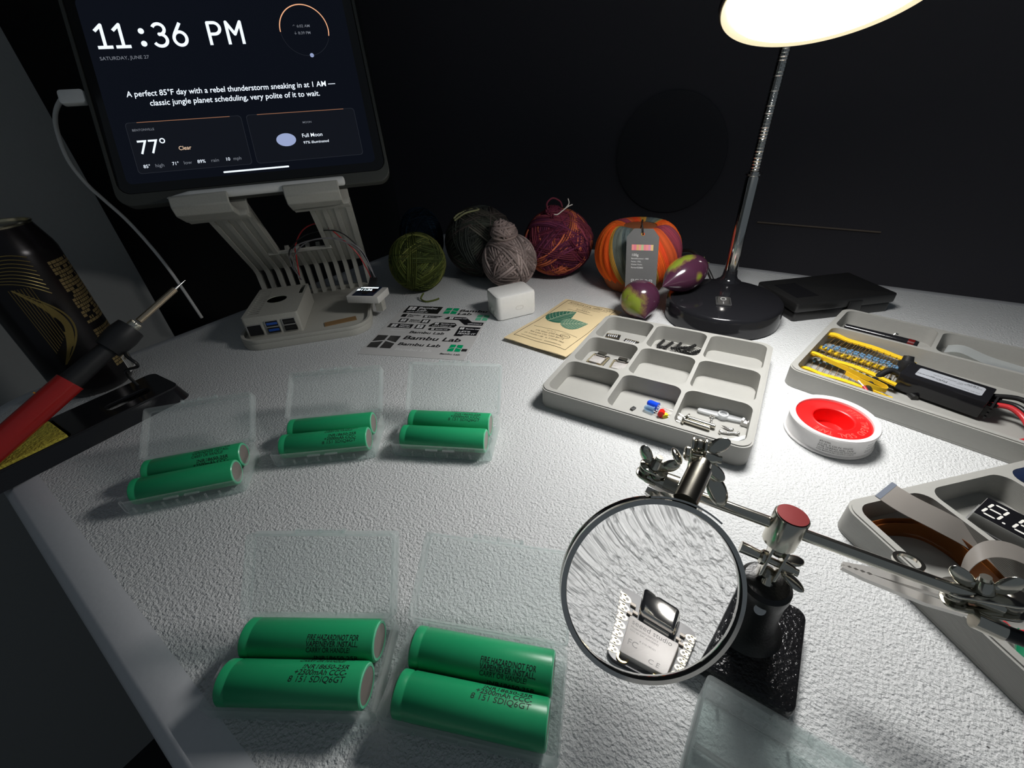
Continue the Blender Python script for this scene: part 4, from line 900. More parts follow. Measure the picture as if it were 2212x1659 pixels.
def fruit(c_, axis, r, L, label, spots):
    root = thing('fruit', label, 'fruit', along(c_, axis), 'purple and green fruits'); pr = []
    for k in range(25):
        t = k / 24; z = -L * .42 + L * t; rr = r * (math.sin(math.pi * min(1, t ** .85)) ** .62) * (1 if t < .55 else max(0, 1 - ((t - .55) / .45) ** 2.2 * .72)); pr.append((max(.05, rr), z))
    inv = root.matrix_world.inverted(); loc = [tuple(inv @ ((Vector(c_) + cR * a_ + cU * b_ - cF * d_) * S) / S) + (r1, r2) for a_, b_, d_, r1, r2 in spots]
    MB().lathe(pr, None, 48).build('flesh', fruit_mat('purple_green_skin', loc), root)
    cl = MB()
    for k in range(5): cl.prism([(-2.6, 0), (2.6, 0), (.2, 8), (-.2, 8)], 0, .7, T(0, 0, -L * .42 - .2, R(72 * k)))
    cl.cyl((0, 0, -L * .42 + 1), (0, 0, -L * .42 - 5), 1.6, 1.2, 12); cl.build('calyx', mat('dry_green_calyx', (.12, .13, .05), .7), root)
fruit(Vector((153.4, 455, 22.4)), Vector((-.02, -.86, -.40)), 22, 52, 'teardrop purple fruit pointing at the camera, next to the seed packet', [(-12, -9, 14, 13, 13), (-16, 2, 8, 9, 9)])
fruit(Vector((209, 468, 44.5)), Vector((-.82, -.55, -.12)), 19.6, 74, 'larger purple-green fruit resting on the lamp base', [(-16, 7, 10, 9, 14), (-4, 12, 10, 7, 10), (6, -8, 14, 5, 5)])

# ================================================================= BLACK HARD CASE, CHARGER, PACKET, STICKERS
hcM = basis(Vector((367, 453.5, 0.1)), Vector((math.cos(R(5.5)), math.sin(R(5.5)), 0)), Vector((-math.sin(R(5.5)), math.cos(R(5.5)), 0)), (0, 0, 1))
hc = thing('tool_case', 'flat black hard plastic case behind the lamp base', 'case', hcM)
MB().prism(rrect(114, 66, 3, 4), 0, 11, bev=1.4).build('case_bottom', m_mblack, hc); MB().prism(rrect(118, 70, 3, 4), 11.3, 22, bev=1.6).build('case_lid', m_mblack, hc)
MB().box(15, 2.2, 13, T(10, -35.6, 12), b=.6).build('latch', m_mblack, hc); MB().box(26, 40, .3, T(-36, 0, 22.05)).build('recess_panel', m_cast, hc)
ch = thing('usb_charger', 'white cube wall charger in front of the taupe yarn', 'charger', basis(Vector((8.5, 489.5, .1)), Vector((.985, .06, 0)).normalized(), Vector((-.06, .985, 0)).normalized(), (0, 0, 1)) @ T(0, 0, 0, R(-3)))
q1, q2 = at(1082, 695, 0), at(1159, 677, 0)
cyaw = math.atan2((q2 - q1).y, (q2 - q1).x); cM = basis(q1 + Vector((-2, 0, .1)), Vector((math.cos(cyaw), math.sin(cyaw), 0)), Vector((-math.sin(cyaw), math.cos(cyaw), 0)), (0, 0, 1)) @ T(24, 18, 0)
A_ = cM.copy(); A_.translation *= S; ch.matrix_world = A_
MB().prism(rrect(51, 38, 6, 8), 0, 30.5, bev=3.2).build('body', m_white, ch)
vs, fs = plate(rrect(10, 5.2, 2.6, 6), [rrect(8.8, 4.0, 2.0, 6)], -.15, .15); MB().add(vs, fs, basis((3, -19, 13), (1, 0, 0), (0, 0, 1), (0, -1, 0))).build('port_outline', mat('greyish_white_plastic', (.62, .60, .57), .4), ch)
for s in (-1, 1): MB().box(1.6, 1.4, 5, T(-25.6, s * 6 - 2, 8)).build('prong', m_steel, ch)

# seed packet
ts = R(-39); PK = basis(Vector((-5.7, 415.4, 0)), (math.cos(ts), math.sin(ts), 0), (-math.sin(ts), math.cos(ts), 0), (0, 0, 1))
sp_ = thing('seed_packet', 'cream paper seed packet printed with green leaves', 'seed packet', PK)
PWd, PHt = 79, 132; nx, ny = 16, 22
def pz(x, y):       # puffy packet, its front edge lifted
    u = x / PWd; v = y / PHt
    return 4.6 * max(0, (1 - abs(2 * v - 1) ** 3)) * max(0, 1 - abs(2 * u - 1) ** 3.0) * .8 + .7 + 3.6 * max(0, 1 - v * 2.2) + .5 * math.sin(x * .12 + y * .05)
vs = [(PWd * i / nx, PHt * j / ny, pz(PWd * i / nx, PHt * j / ny)) for j in range(ny + 1) for i in range(nx + 1)]
vb = [(x, y, max(.2, .25 + 3.6 * max(0, 1 - y / PHt * 2.2) - .2)) for x, y, z in vs]; nv = len(vs)
fs = [(j * (nx + 1) + i, j * (nx + 1) + i + 1, (j + 1) * (nx + 1) + i + 1, (j + 1) * (nx + 1) + i) for j in range(ny) for i in range(nx)]
fb = [tuple(k + nv for k in f[::-1]) for f in fs]
ed = [i for i in range(nx + 1)] + [(j + 1) * (nx + 1) - 1 for j in range(1, ny + 1)] + [ny * (nx + 1) + i for i in range(nx - 1, -1, -1)] + [j * (nx + 1) for j in range(ny - 1, 0, -1)]
fe = [(ed[(k + 1) % len(ed)], ed[k], ed[k] + nv, ed[(k + 1) % len(ed)] + nv) for k in range(len(ed))]
pk = MB().add(vs + vb, fs + fb + fe).build('packet', mat('cream_kraft_paper', (.76, .61, .36), .55, bump=.4, bscale=60, var=.05), sp_)
def onpk(v, f, X, Y, sc=1.0): return [(x * sc + X, y * sc + Y, pz(x * sc + X, y * sc + Y) + .12) for x, y, z in v], f
tx = MB()
def ptext(s_, size, X, Y, xs=1.0, align='CENTER', shear=0.0, bold=0.0):
    v, f = text(s_, size, xs, shear, align, bold=bold); tx.add(*onpk(v, f, X, Y))
ptext('KITAZAWA SEED CO.', 6.0, 40, 120.5, .98, shear=.25, bold=.03)
for s_, z_, y_ in (('O F F E R S', 2.2, 116), ('In the Oriental Seed Business since', 2.6, 112.6), ('PERILLA', 2.4, 109.3), ('KOREAN', 4.6, 104.2), ('Perilla frutescens', 2.4, 100.6)): ptext(s_, z_, 40, y_)
for s_, z_, y_ in (('Net Wt. 1 g', 2.4, 37), ('276 West 2700 South', 4.0, 31.5), ('Salt Lake City, Utah 84115', 4.0, 26.5), ('ph. 510/595-1188   fx. 510/595-1860', 3.4, 21), ('www.kitazawaseed.com   kitazawaseed.com', 2.9, 15)): ptext(s_, z_, 38, y_)
def pline(x0, y0, x1, y1, wd=.5, zig=0):
    n_ = int(max(abs(x1 - x0), abs(y1 - y0)) / 1.2) + 1; P_ = []
    for k in range(n_ + 1):
        t = k / n_; X, Y = x0 + (x1 - x0) * t, y0 + (y1 - y0) * t; o2 = zig * (1 if k % 2 else -1)
        if abs(x1 - x0) > abs(y1 - y0): Y += o2
        else: X += o2
        P_.append((X, Y, pz(X, Y) + .12))
    tx.tube(P_, wd / 2, 4)
for a_ in ((6, 11, 71, 11, .5, .35), (6, 128.5, 72, 128.5, .5, 0), (6, 11, 6, 128.5, .45, .2), (71.5, 11, 71.5, 128.5, .45, .2), (12, 117.6, 66, 117.6, .3, 0), (12, 42, 68, 42, .3, 0), (22, 99.4, 56, 99.4, .25, 0)): pline(*a_)
for k in range(24): tx.add(*onpk([(57 + 5 * math.cos(k * .26), 35 + 4.2 * math.sin(k * .26), 0), (57 + 5.8 * math.cos(k * .26), 35 + 5 * math.sin(k * .26), 0), (57 + 5.8 * math.cos(k * .26 + .18), 35 + 5 * math.sin(k * .26 + .18), 0), (57 + 5 * math.cos(k * .26 + .18), 35 + 4.2 * math.sin(k * .26 + .18), 0)], [(0, 1, 2, 3)], 0, 0))
v, f = text('SEEDS', 2.8, align='CENTER'); tx.add(*onpk(v, f, 57, 34))
tx.build('packet_text', mat('brown_black_ink', (.05, .035, .02), .6), pk, smooth=0)
def leaf(cx, cy, L, Wd, ang, m, name):
    mb = MB(); n_ = 20; P_ = []
    for k in range(n_):
        t = k / (n_ - 1); wdt = Wd / 2 * math.sin(math.pi * min(1, t * 1.0) ** .62) * (1 + .05 * (k % 2)); P_.append((L * t, wdt))
    vs = []; fs = []
    for t_, w_ in P_:
        for s in (-1, -.5, 0, .5, 1):
            X = cx + t_ * math.cos(ang) - s * w_ * math.sin(ang); Y = cy + t_ * math.sin(ang) + s * w_ * math.cos(ang); vs.append((X, Y, pz(X, Y) + .13 + (.04 if name != 'leaf_print' else 0)))
    for k in range(n_ - 1):
        for j in range(4): a = k * 5 + j; fs.append((a, a + 5, a + 6, a + 1))
    lf = mb.add(vs, fs).build('leaf_print', m, pk, smooth=0)
    vn = MB()
    def lp(t, s): X = cx + t * math.cos(ang) - s * math.sin(ang); Y = cy + t * math.sin(ang) + s * math.cos(ang); return (X, Y, pz(X, Y) + .22)
    vn.tube([lp(t, 0) for t in np.linspace(0, L * .95, 10)], .28, 4)
    for k in range(1, 8):
        t0 = L * k / 9.5; wdt = Wd / 2 * math.sin(math.pi * min(1, (t0 / L + .12)) ** .62) * .85
        for s in (-1, 1): vn.tube([lp(t0, 0), lp(t0 + L * .07, s * wdt * .5), lp(t0 + L * .17, s * wdt)], .2, 4)
    vn.build('leaf_veins', mat('pale_leaf_veins', (.55, .60, .42), .6), lf, smooth=0)
leaf(17, 62, 40, 34, R(62), mat('dark_green_print', (.03, .14, .09), .6), 'a'); leaf(37, 58, 32, 27, R(38), mat('mid_green_print', (.12, .24, .16), .6), 'leaf2')

# sticker sheet
st = R(-14); SO = Vector((-93 - .97 * 60 + .242 * 59, 450 + .242 * 60 + .97 * 59, .15))
SX = Vector((math.cos(st), math.sin(st), 0)); SY = Vector((-math.sin(st), math.cos(st), 0)); SH = basis(SO, SX, SY, (0, 0, 1)) @ T(0, 4, 0)
shh = thing('sticker_sheet', 'pale sheet of black and green logo stickers', 'sticker sheet', SH)
MB().box(122, 121, .25, T(60, -61, .1)).build('backing_sheet', mat('silvery_backing_film', (.56, .555, .545), .3), shh)
m_sg = mat('green_sticker', (.0, .36, .14), .35); m_sgl = mat('pale_green_sticker', (.10, .45, .26), .35); m_sb = mat('black_sticker', (.010, .010, .012), .28); m_sgr = mat('graphite_sticker', (.06, .06, .06), .25, .5)
m_sw = mat('translucent_white_sticker', (.70, .70, .69), .35)
def stk(poly, m, z=.3): return MB().prism([(x, -y) for x, y in poly][::-1] if True else poly, z, z + .08, ).build('sticker', m, shh, smooth=0)
def st_text(parts, m, parent=None, z=.42):
    mb = MB()
    for s_, size, x, y, xs in parts: v, f = text(s_, size, xs, .15, bold=.025 * size); mb.add(v, f, T(x, -y, z))
    return mb.build('sticker_text', m, parent or shh, smooth=0)
def logo(cx, cy, s, m, parent=None, z=.42):
    mb = MB()
    mb.prism([(-.5, .5), (-.05, .5), (-.05, .12), (-.5, -.02)][::-1], 0, .06, T(cx, -cy, z) @ Matrix.Diagonal((s, s, 1, 1)))
    mb.prism([(-.5, -.12), (-.05, .02), (-.05, -.5), (-.5, -.5)][::-1], 0, .06, T(cx, -cy, z) @ Matrix.Diagonal((s, s, 1, 1)))
    mb.prism([(.05, .5), (.5, .5), (.5, -.02), (.05, .14)][::-1], 0, .06, T(cx, -cy, z) @ Matrix.Diagonal((s, s, 1, 1)))
    mb.prism([(.05, .04), (.5, -.12), (.5, -.5), (.05, -.5)][::-1], 0, .06, T(cx, -cy, z) @ Matrix.Diagonal((s, s, 1, 1)))
    return mb.build('logo', m, parent or shh, smooth=0)
def fl(poly): return poly
a = stk([(5, -6), (53, -6), (53, 15), (5, 15)], m_sb); logo(13, 1.5, 10, m_inkw, a); st_text([('Bambu', 6.5, 21, 1.5, 1.45), ('Lab', 6.5, 21, 8, 1.45), ("LET'S MAKE IT", 3.6, 9, 13, 1.3)], m_inkw, a)
logo(68, 5, 17, m_sg); st_text([('Bambu', 9, 78, 6, 1.5), ('Lab', 9, 78, 15, 1.5)], m_sb); logo(113.5, 21, 15, m_sgl)
a = stk([(7.5, 19), (14, 19), (14, 27), (7.5, 27)], m_sb); st_text([('Bambu', 4, 16, 22.5, 1.5), ('Lab', 4, 16, 26.5, 1.5)], m_sb)
a = stk([(37, 21), (62, 21), (56, 27), (37, 27)], m_sb); logo(41, 24, 3.6, m_inkw, a); st_text([('Bambu Lab', 2.6, 44, 25, 1.2)], m_inkw, a)
for cx in (16, 45):
    a = stk([(cx - 5.5, 32), (cx + 5.5, 32), (cx + 5.5, 42), (cx - 5.5, 42)], m_sb); logo(cx, 37, 6.5, m_inkw, a)
st_text([('Maker', 4.2, 24, 36.5, 1.3), ('World', 4.2, 24, 41, 1.3)], m_sb)
a = stk([(66, 29), (70, 22), (93, 22), (104, 34), (119, 34), (119, 42), (97, 42), (86, 30)], m_sb); logo(75, 25.5, 5, m_inkw, a); st_text([('Bambu Lab', 3.0, 79, 26.6, 1.2), ("LET'S MAKE IT", 3.2, 100, 39.8, .85)], m_inkw, a)
a = stk([(54, 46), (59, 38.5), (84, 38.5), (88, 44), (86, 50), (54, 50)], m_sb); logo(62, 42, 4.6, m_inkw, a); st_text([('Bambu Lab', 3.4, 67, 43.4, 1.2), ("LET'S MAKE IT", 3.0, 58, 48.6, 1.3)], m_inkw, a)
a = stk([(3, 46.5), (34, 46.5), (34, 57), (3, 57)], m_sb); logo(10.5, 51.8, 7, m_inkw, a); st_text([('Maker', 4, 17, 51, 1.3), ('World', 4, 17, 55.5, 1.3)], m_inkw, a)
a = stk([(38, 46.5), (50, 46.5), (50, 57), (38, 57)], m_sb); logo(44, 51.8, 7.5, m_inkw, a)
a = stk([(58, 53.5), (82, 53.5), (84.5, 56.5), (82, 59.5), (58, 59.5), (56, 56.5)], m_sb); logo(62, 56.5, 3.4, m_inkw, a); st_text([('Bambu Lab', 2.8, 65.5, 57.5, 1.2)], m_inkw, a)
a = stk([(92.5, 47), (118.5, 47), (118.5, 67.5), (104, 67.5), (101.5, 70.5), (92.5, 70.5)], m_sb); logo(97, 51.5, 5, m_inkw, a); st_text([('Bambu Lab', 3.3, 101.5, 53, 1.15), ("LET'S", 4.4, 95, 60.5, 1.4), ('MAKE IT', 4.4, 95, 65.5, 1.3)], m_inkw, a)
st_text([('Bambu', 5, 11, 65.5, 1.4)], m_sw)
st_text([('Bambu Lab', 7.6, 36.5, 69, 1.28)], m_sb); st_text([('Bambu Lab', 11.8, 35, 84, 1.32)], m_sb); st_text([('Bambu Lab', 8.6, 35, 98, 1.32)], m_sb)
st_text([('Bambu Lab', 7.6, 36.5, 109.5, 1.28)], m_sw); st_text([('Bambu Lab', 4.0, 90.5, 112.5, 1.28)], m_sb)
logo(16.5, 92, 29, m_sgr); logo(103.8, 98, 14.5, m_sg); a = stk([(112, 98.5), (118, 98.5), (118, 104), (112, 104)], m_sgr)

# ================================================================= TABLET, STAND, SMALL COMPUTER
yaw_t, tl = .24758774, .46925612; TO = Vector((-239.544, 477.776, 166.078))
X_ = Vector((math.cos(yaw_t), math.sin(yaw_t), 0)); N_ = Vector((-math.sin(yaw_t), math.cos(yaw_t), 0)); Y_ = (math.cos(tl) * Vector((0, 0, 1)) + math.sin(tl) * N_); Z_ = X_.cross(Y_)
IP = basis(TO, X_, Y_, Z_)
ipd = thing('tablet', 'tablet in a dark case showing a clock and weather page', 'tablet', IP)
m_tcase = mat('dark_grey_tablet_case', (.050, .052, .045), .55, bump=.4, bscale=500)
ox = rrect(255, 191, 13, 8, 0, 84); ix = rrect(248.6, 179.5, 11, 8, 0, 89.25)
vs, fs = plate(ox, [ix], -8.5, 1.2, .6); MB().add(vs, fs).prism(ox, -9.5, -7.0, bev=.5).build('protective_case', m_tcase, ipd)
scr = MB().prism(rrect(247.6, 178.5, 10.5, 8, 0, 89.25), -6.5, .1, bev=.3).build('front_glass', mat('black_glass', (.004, .004, .005), .08), ipd)
lit = mat('screen_navy_glow', (.0, .0, .0), .1, emit=(.08, .14, .42), es=.012)
pan = MB().prism(rrect(230.6, 161.5, 5, 6, 0, 89.25), .12, .16).build('display', lit, scr)
def em(name, c, e): return mat(name, (0, 0, 0), .3, emit=c, es=e)
e_w = em('white_pixels', (.82, .90, 1), 1.15); e_d = em('dim_grey_pixels', (.55, .60, .70), .30); e_o = em('orange_pixels', (1, .50, .28), .9); e_ol = em('dim_orange_pixels', (1, .45, .25), .28)
e_p = em('panel_pixels', (.16, .20, .36), .022); e_pl = em('panel_outline_pixels', (.35, .4, .55), .05); e_m = em('moon_pixels', (.50, .60, .95), .62)
def spn(mb, name, m): return mb.build(name, m, pan, smooth=0)
def scr_text(rows, m, name='screen_text'):
    mb = MB()
    for s_, size, x, y, xs, al in rows: v, f = text(s_, size, xs, align=al, bold=.01); mb.add(v, f, T(x, y, .30))
    return spn(mb, name, m)
mb = MB(); sw_ = 2.7
def stroke(pts, x0, s=1.0, wd=sw_):
    P_ = [(x0 + p[0] * s, 127.2 + p[1] * s, .3) for p in pts]
    for p, q in zip(P_[:-1], P_[1:]):
        d = Vector(q) - Vector(p); L = d.length; a = math.atan2(d.y, d.x); mb.box(L, wd, .06, T((p[0] + q[0]) / 2, (p[1] + q[1]) / 2, .3, a))
    for p in P_[1:-1]: mb.lathe([(wd / 2, .27), (wd / 2, .33)], T(p[0], p[1], 0), 14)
one = [(1.2, 15), (7, 20), (7, 1.2)]
for k in (0, 1): stroke(one, -108 + k * 14.6); stroke([(.8, 1.2), (13, 1.2)], -108 + k * 14.6)
for yy in (3.2, 14): mb.lathe([(2.5, .27), (2.5, .33)], T(-69.5, 127.2 + yy, 0), 20)
arc = lambda cx, cy, rx, ry, a0, a1, n_=16: [(cx + rx * math.cos(R(a0 + (a1 - a0) * k / n_)), cy + ry * math.sin(R(a0 + (a1 - a0) * k / n_))) for k in range(n_ + 1)]
stroke(arc(6, 15.2, 4.9, 4.6, 155, -90) + arc(5.8, 5.8, 5.6, 5.2, 90, -155), -61.0)
stroke([(8.2, 20.2), (2.6, 11.5)] + arc(6.2, 6.6, 5.3, 5.8, 150, 510, 26)[:], -44.5)
stroke([(1.2, 0), (1.2, 19.6), (5.5, 19.6)] + arc(6, 14.6, 5.2, 5.0, 90, -90) + [(1.2, 9.6)], -14.0)
stroke([(1.2, 0), (1.2, 19.8), (7.4, 9), (13.6, 19.8), (13.6, 0)], 2.2)
spn(mb, 'clock_digits', e_w)
scr_text([('SATURDAY, JUNE 27', 4.2, -108.5, 117.6, 1.05, 'LEFT')], e_d)
mb = MB()
for s_, y_, x_, tgt in (('A perfect 85°F day with a rebel thunderstorm sneaking in at 1 AM —', 85.2, -95.5, 187), ('classic jungle planet scheduling, very polite of it to wait.', 76.6, -78.5, 153)):
    v, f = text(s_, 7.2, 1, .08, bold=.06); xm = max(q[0] for q in v); mb.add([(x * tgt / xm, y, z) for x, y, z in v], f, T(x_, y_, .3))
spn(mb, 'quote_text', e_w)
for x0, x1 in ((-103.5, -3.2), (1.2, 104.5)):
    spn(MB().prism(rrect(x1 - x0, 46, 3, 4, (x0 + x1) / 2, 40), .17, .19), 'panel_outline', e_pl); spn(MB().prism(rrect(x1 - x0 - .8, 45.2, 3, 4, (x0 + x1) / 2, 40), .2, .22), 'panel', e_p)
    spn(MB().box((x1 - x0) * .8, .55, .05, T((x0 + x1) / 2, 62.6, .28)), 'panel_accent_line', e_ol)
scr_text([('BENTONVILLE', 2.9, -99, 55.0, 1.0, 'LEFT'), ('MOON', 2.6, 52, 51.5, 1.05, 'LEFT')], e_d)
scr_text([('77°', 18, -98.5, 34.4, 1.02, 'LEFT'), ('85°', 4.3, -98, 21.8, 1, 'LEFT'), ('71°', 4.3, -73.5, 22.2, 1, 'LEFT'), ('89%', 4.3, -51.5, 22.2, 1, 'LEFT'), ('10', 4.3, -26.5, 22.2, 1, 'LEFT')], e_w)
scr_text([('Full Moon', 5.2, 48.5, 38.2, .95, 'LEFT'), ('97% illuminated', 3.5, 48.5, 32.0, 1.12, 'LEFT')], e_w)
scr_text([('high', 4.3, -88, 21.8, 1.1, 'LEFT'), ('low', 4.3, -63.5, 22.2, 1.1, 'LEFT'), ('rain', 4.3, -39.5, 22.2, 1.1, 'LEFT'), ('mph', 4.3, -19.5, 22.2, 1.0, 'LEFT')], e_d)
scr_text([('Clear', 5.2, -64.5, 35.4, .95, 'LEFT')], em('peach_pixels', (1, .72, .5), .9))
scr_text([('↑ 6:02 AM', 3.6, 63, 140.5, 1.0, 'LEFT'), ('↓ 8:39 PM', 3.6, 63, 134.2, 1.0, 'LEFT')], e_d)
spn(MB().prism(rrect(61, 1.6, .8, 4, -.7, 11.8), .25, .3), 'home_bar', e_w)
a = [(33 + 9.3 * math.cos(k * .2618), 37.2 + 6.2 * math.sin(k * .2618)) for k in range(24)]; spn(MB().prism(a, .25, .3), 'moon_disc', e_m)
spn(MB().tube([(73.5 + 22.6 * math.cos(R(t)), 137.8 + 23.5 * math.sin(R(t)), .3) for t in range(182, -16, -4)], .42, 6), 'sun_arc', e_o)
spn(MB().tube([(73.5 + 22.6 * math.cos(R(t)), 137.8 + 23.5 * math.sin(R(t)), .3) for t in range(184, 344, 4)], .16, 5), 'night_arc', e_pl)
spn(MB().lathe([(1.9, .25), (1.9, .4)], T(75.3, 114.6, 0), 20), 'moon_marker', e_m)
# stylus
sty = thing('stylus', 'white stylus resting along the bottom edge of the tablet', 'stylus', IP @ T(0, -9.6, 7.0))
MB().lathe([(4.3, 0), (4.45, 1), (4.45, 140), (4.2, 143)], T(79, 0, 0) @ Matrix.Rotation(R(-90), 4, 'Y'), 28).build('barrel', m_white, sty)
MB().lathe([(4.2, 143), (2.3, 153), (.8, 160), (.3, 162)], T(79, 0, 0) @ Matrix.Rotation(R(-90), 4, 'Y'), 24).build('nib', m_white, sty); MB().ball((0, 0, 0), 1, T(79, 0, 0), 20, (1.8, 4.3, 4.3)).build('end_cap', m_white, sty)
# charging cable
cb = thing('charging_cable', 'white charging cable plugged into the left side of the tablet', 'cable', IP @ T(-128, 89, -3))
ci = (IP @ T(-128, 89, -3)).inverted()
MB().prism(rrect(21, 12.5, 3, 5, -11.5, 0), -3.4, 3.4, bev=1.6).build('plug', m_white, cb)
cp_ = [(152, 203), (133, 215), (120, 245), (124, 285), (147, 345), (185, 395), (225, 432), (270, 472), (315, 520), (360, 575), (400, 632), (436, 686)]
MB().tube([ci @ rd(u, v, 391 + (585 - 391) * max(0, (k - 1)) / (len(cp_) - 2)) for k, (u, v) in enumerate([(p.x, p.y) for p in bez([(a, b, 0) for a, b in cp_], 5)]) for k in [k / 5]], 2.0, 10).build('cord', m_white, cb)
# stand
sM = T(-240, 450, .1, R(12))
sd = thing('tablet_stand', 'printed grey tablet stand with ribbed arms', 'tablet stand', sM)
si = sM.inverted()
bo = rrect(146, 152, 26, 8, 5, 66); bi = rrect(139, 145, 22.5, 8, 5, 66)
vs, fs = plate(bo, [bi], 8, 12.5, .4); MB().add(vs, fs).prism(bo, 0, 8, bev=.6).build('base_plate', m_stand, sd)
def arm_pt(x, s, off=0):        # s: 0 bottom .. 1 bend .. 2 crossbar .. 3 top (local stand coords)
    top = si @ (TO + X_ * x + Y_ * -22 - Z_ * 14)
    P = [Vector((x * 1.0 - 2, 132, 8)), Vector((x * 1.0 - 2, 131, 48)), Vector((x * 1.0 - 2, 131, 48)).lerp(top, .36), top]
    k = min(int(s), 2); return P[k].lerp(P[k + 1], s - k)
def rib(x, s1, wd=4.2, dep=9):
    pts = [arm_pt(x, t) for t in np.linspace(0, s1, 14)]; return pts
m_list = [-62, -49.5, -37, -24.5, -12, .5, 13, 25.5, 38, 50.5, 63, 76]
for x in m_list:
    full = x <= -24 or x >= 38; pts = rib(x, 3.0 if full else 1.80)
    mb = MB(); mb.strip(pts, (5.0, 0, 0), 11); mb.build('rib', m_stand, sd)
for x0, x1, s1 in ((-65, -21, 3.0), (36, 80, 3.0), (-22, 37, 1.85)):
    mb = MB(); P_ = [arm_pt((x0 + x1) / 2, t) + Vector((0, 4, 0)) for t in np.linspace(1.0, s1, 10)]; mb.strip(P_, (x1 - x0, 0, 0), 2.5); mb.build('web', m_stand, sd)
cbp = arm_pt(7, 1.82); MB().box(76, 12, 4.5, T(cbp.x - 3, cbp.y + 5, cbp.z, rx=R(-20)), b=.5).build('crossbar', m_stand, sd)
for hx0, hx1, ax0, ax1 in ((-80, -29, -65, -21), (21, 74, 36, 80)):
    HMm = si @ IP
    mb = MB(); cxh = (hx0 + hx1) / 2
    prof = [(-26, 8), (-21, 13), (-11.5, 14), (-10, 12.6), (-11.2, 10.8), (-20, 10.5), (-21.5, 6), (-21.5, -14), (-27.5, -14), (-27.5, 6)]
    n = len(prof); vs = [(x, y, z) for x in (hx0, hx1) for y, z in prof]
    mb.add(vs, [tuple(range(n)), tuple(range(n, 2 * n))[::-1]] + [(i, i + n, (i + 1) % n + n, (i + 1) % n) for i in range(n)], HMm)
    o_ = mb.build('support_hook', m_stand, sd, smooth=15); bv = o_.modifiers.new('bevel', 'BEVEL'); bv.width = .0018; bv.segments = 2; bv.limit_method = 'ANGLE'
    MB().box(ax1 - hx0 - 2, 6, 12, HMm @ T((ax1 + hx0) / 2, -24.5, -14), b=.8).build('hook_bridge', m_stand, sd)
    MB().box(ax1 - ax0, 110, 5, HMm @ T((ax0 + ax1) / 2, 30, -14.5), b=.8).build('back_rest', m_stand, sd)
# pi case
pm = sM @ T(-29, 55, 8.15)
pi = thing('mini_computer', 'small grey boxed computer with vents and side ports', 'computer', pm)
vents = [rrect(13, 3.0, 1.2, 3, -19.5, -36 + k * 6.2) for k in range(12)]
fan = [(-1 + 11.5 * math.cos(k * .2618), 3 + 11.5 * math.sin(k * .2618)) for k in range(24)]; slot = rrect(5, 30, .6, 3, 24.5, 29)
out = rrect(60, 94, 3, 4)
vs, fs = plate(out, vents + [fan, slot], 24.2, 25); mb = MB().add(vs, fs)
vs, fs = plate(out, [rrect(56, 86, 2, 4, 0, 2.5)], 2, 24.2); mb.add(vs, fs).prism(out, 0, 2); mb.build('shell', m_stand, pi)
MB().box(56, 86, 2, T(0, 2, 12)).build('inner_board', mat('dark_board_inside', (.004, .006, .005), .5), pi)
fb_ = MB().lathe([(4.5, 16), (4.5, 20), (.01, 20.3)], T(-1, 3, 0), 24)
for k in range(7): fb_.prism([(4, -1), (10.5, -3), (11, 2), (4.5, 2)], 17, 18, T(-1, 3, 0, R(k * 51.4)))
fb_.build('fan', mat('black_fan_blades', (.012, .013, .018), .3), pi)
MB().box(3.2, 1.2, .6, T(-4, 8, 18.8)).build('status_light', em('green_indicator', (.45, 1, .12), 1.6), pi)
def port(x, w_, h_, z, two, m_in):
    mb = MB(); vs, fs = plate(rrect(w_, h_, .5, 2), [rrect(w_ - 1.6, h_ - 1.6, .3, 2)], 0, 12); A = basis((x, -47.6, z), (1, 0, 0), (0, 0, 1), (0, -1, 0)) @ T(0, 0, -11.4)
    mb.add(vs, fs, A); p_ = mb.build('port', m_steel, pi)
    MB().box(w_ - 1.6, h_ - 1.6, .6, A @ T(0, 0, 11.25)).build('port_shade_plate', m_ring, p_)  # flat black plate painting the shade inside the port, no real opening
    if two:
        t = MB().box(w_ - 2, 1.4, .6, A @ T(0, 0, 11.7)); t.build('divider', m_steel, p_)
        for s in (-1, 1): MB().box(w_ - 3, 2.8, .5, A @ T(0, s * 3.9, 11.6)).build('tongue', m_in, p_)
port(-19.5, 16, 13.8, 9.5, False, None); port(-.2, 14.4, 16, 11, True, m_pcbb); port(18.2, 14.4, 16, 11, True, mat('black_port_tongue', (.02, .02, .02), .4))
# cardboard scrap
tag(MB().box(37, 11, .8, b=.0).build('cardboard_scrap', mat('brown_cardboard', (.26, .15, .06), .8), M=sM @ T(42, 19, 8.6, R(10))), 'strip of brown cardboard lying on the stand base', 'cardboard')
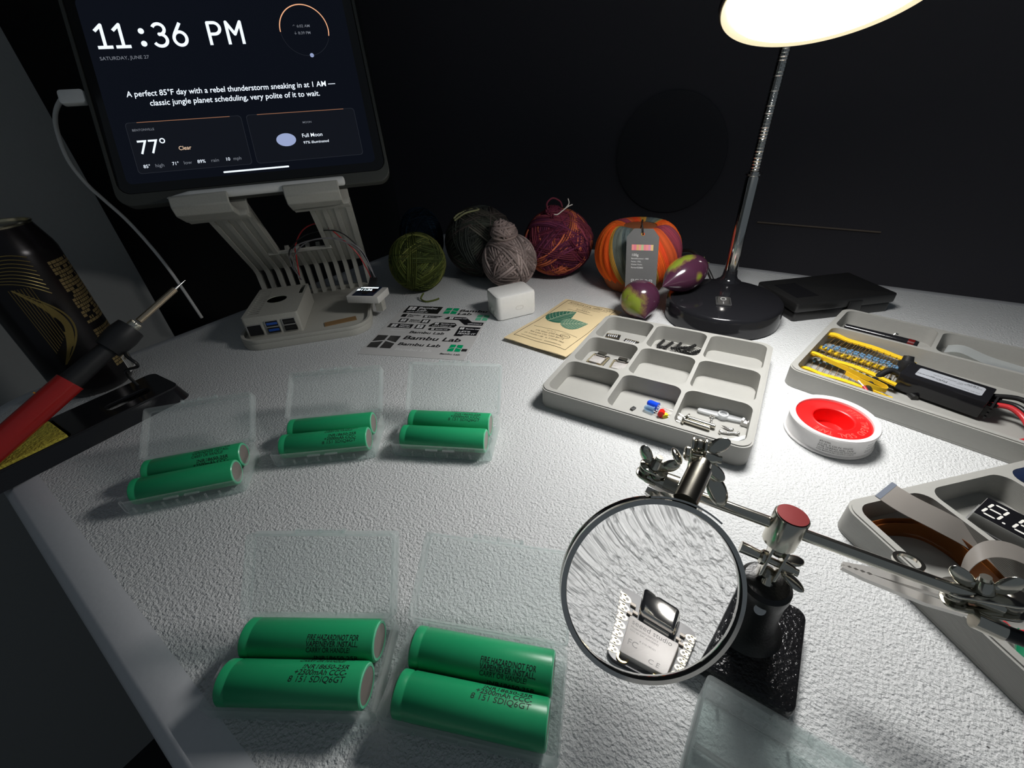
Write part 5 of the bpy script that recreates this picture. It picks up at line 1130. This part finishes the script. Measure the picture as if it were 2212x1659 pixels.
# little oled display
q1, q2, q3 = at(750.7, 654.4, 25), at(819, 656, 25), at(843, 625, 25)
oy = math.atan2((q2 - q1).y, (q2 - q1).x); oM = basis(q1, (math.cos(oy), math.sin(oy), 0), (-math.sin(oy), math.cos(oy), 0), (0, 0, 1))
wo, do = (q2 - q1).length, 31
ole = thing('display_module', 'tiny lit display in a white box beside the green yarn', 'display', oM)
MB().prism(rrect(wo, do, 1.2, 3, wo / 2, do / 2), 0, 8.6, bev=.5).build('housing', mat('light_printed_plastic', (.66, .64, .60), .55), ole)
MB().box(27, 27, 1, T(wo / 2, do / 2 + .5, 9.0)).build('board', mat('dark_blue_board', (.01, .02, .05), .3), ole)
dp = MB().box(24, 14, .5, T(wo / 2, do / 2 + 3.5, 9.8)).build('screen', mat('black_oled', (.003, .003, .006), .1), ole)
mb = MB()
for s_, z_, y_ in (('HOMELAB', 3.4, 24), ('11:36', 6.4, 16.2)): v, f = text(s_, z_, 1.1, bold=.12); mb.add(v, f, T(8.5 + (3 if z_ > 4 else 0), y_ - .5, 10.1))
mb.box(20, 3.2, .05, T(wo / 2 + 1, 24.8, 10.08)); mb.box(4, 5, .05, T(9, 18, 10.1))
mb.build('screen_pixels', em('oled_pixels', (.75, .92, 1), 2.2), dp, smooth=0)
MB().box(7, 5, 1, T(wo / 2 + 1, 8, 9.9)).build('driver_chip', m_ring, ole)
pn = MB()
for k in range(4): pn.box(.7, 3, .7, T(wo / 2 - 3.8 + k * 2.54, do - 1.5, 10))
pn.build('pins', m_steel, ole, smooth=0)
mb = MB()
for k in range(4): mb.box(2.3, 12, 2.3, T(wo / 2 - 3.8 + k * 2.54, do + 3, 14, rx=R(40)), b=.3)
mb.build('wire_sockets', m_rub, ole)
MB().prism([(wo - 14, 14), (wo - 5, 14), (wo - 5, 24), (wo - 14, 24)], -16.5, 0, None).build('pedestal', m_stand, ole)
# wires
wr = {'red': ([(648, 603), (641, 560), (638, 530), (654, 497), (682, 483), (708, 491), (738, 515), (770, 545), (792, 580), (803, 604)], m_wred),
      'black': ([(650, 603), (630, 565), (626, 540), (655, 510), (700, 498), (737, 503), (775, 535), (797, 575), (806, 604)], m_wblk),
      'grey': ([(651, 604), (634, 575), (640, 545), (665, 522), (705, 514), (745, 518), (780, 540), (800, 575), (810, 604)], m_wgrey),
      'dark grey': ([(652, 604), (630, 575), (627, 550), (645, 528), (690, 516), (730, 518), (772, 538), (800, 580), (813, 605)], m_wgrey)}
for nm_, (pp, m) in wr.items():
    b = bez([(a, b_, 0) for a, b_ in pp], 6); n_ = len(b)
    tag(MB().tube([rd(p_.x, p_.y, 557 - 4 * k / n_ - 48 * math.sin(math.pi * k / n_)) for k, p_ in enumerate(b)], .75, 6).build('jumper_wire', m), nm_ + ' jumper wire arching from the boxed computer to the little display', 'wire', 'jumper wires')
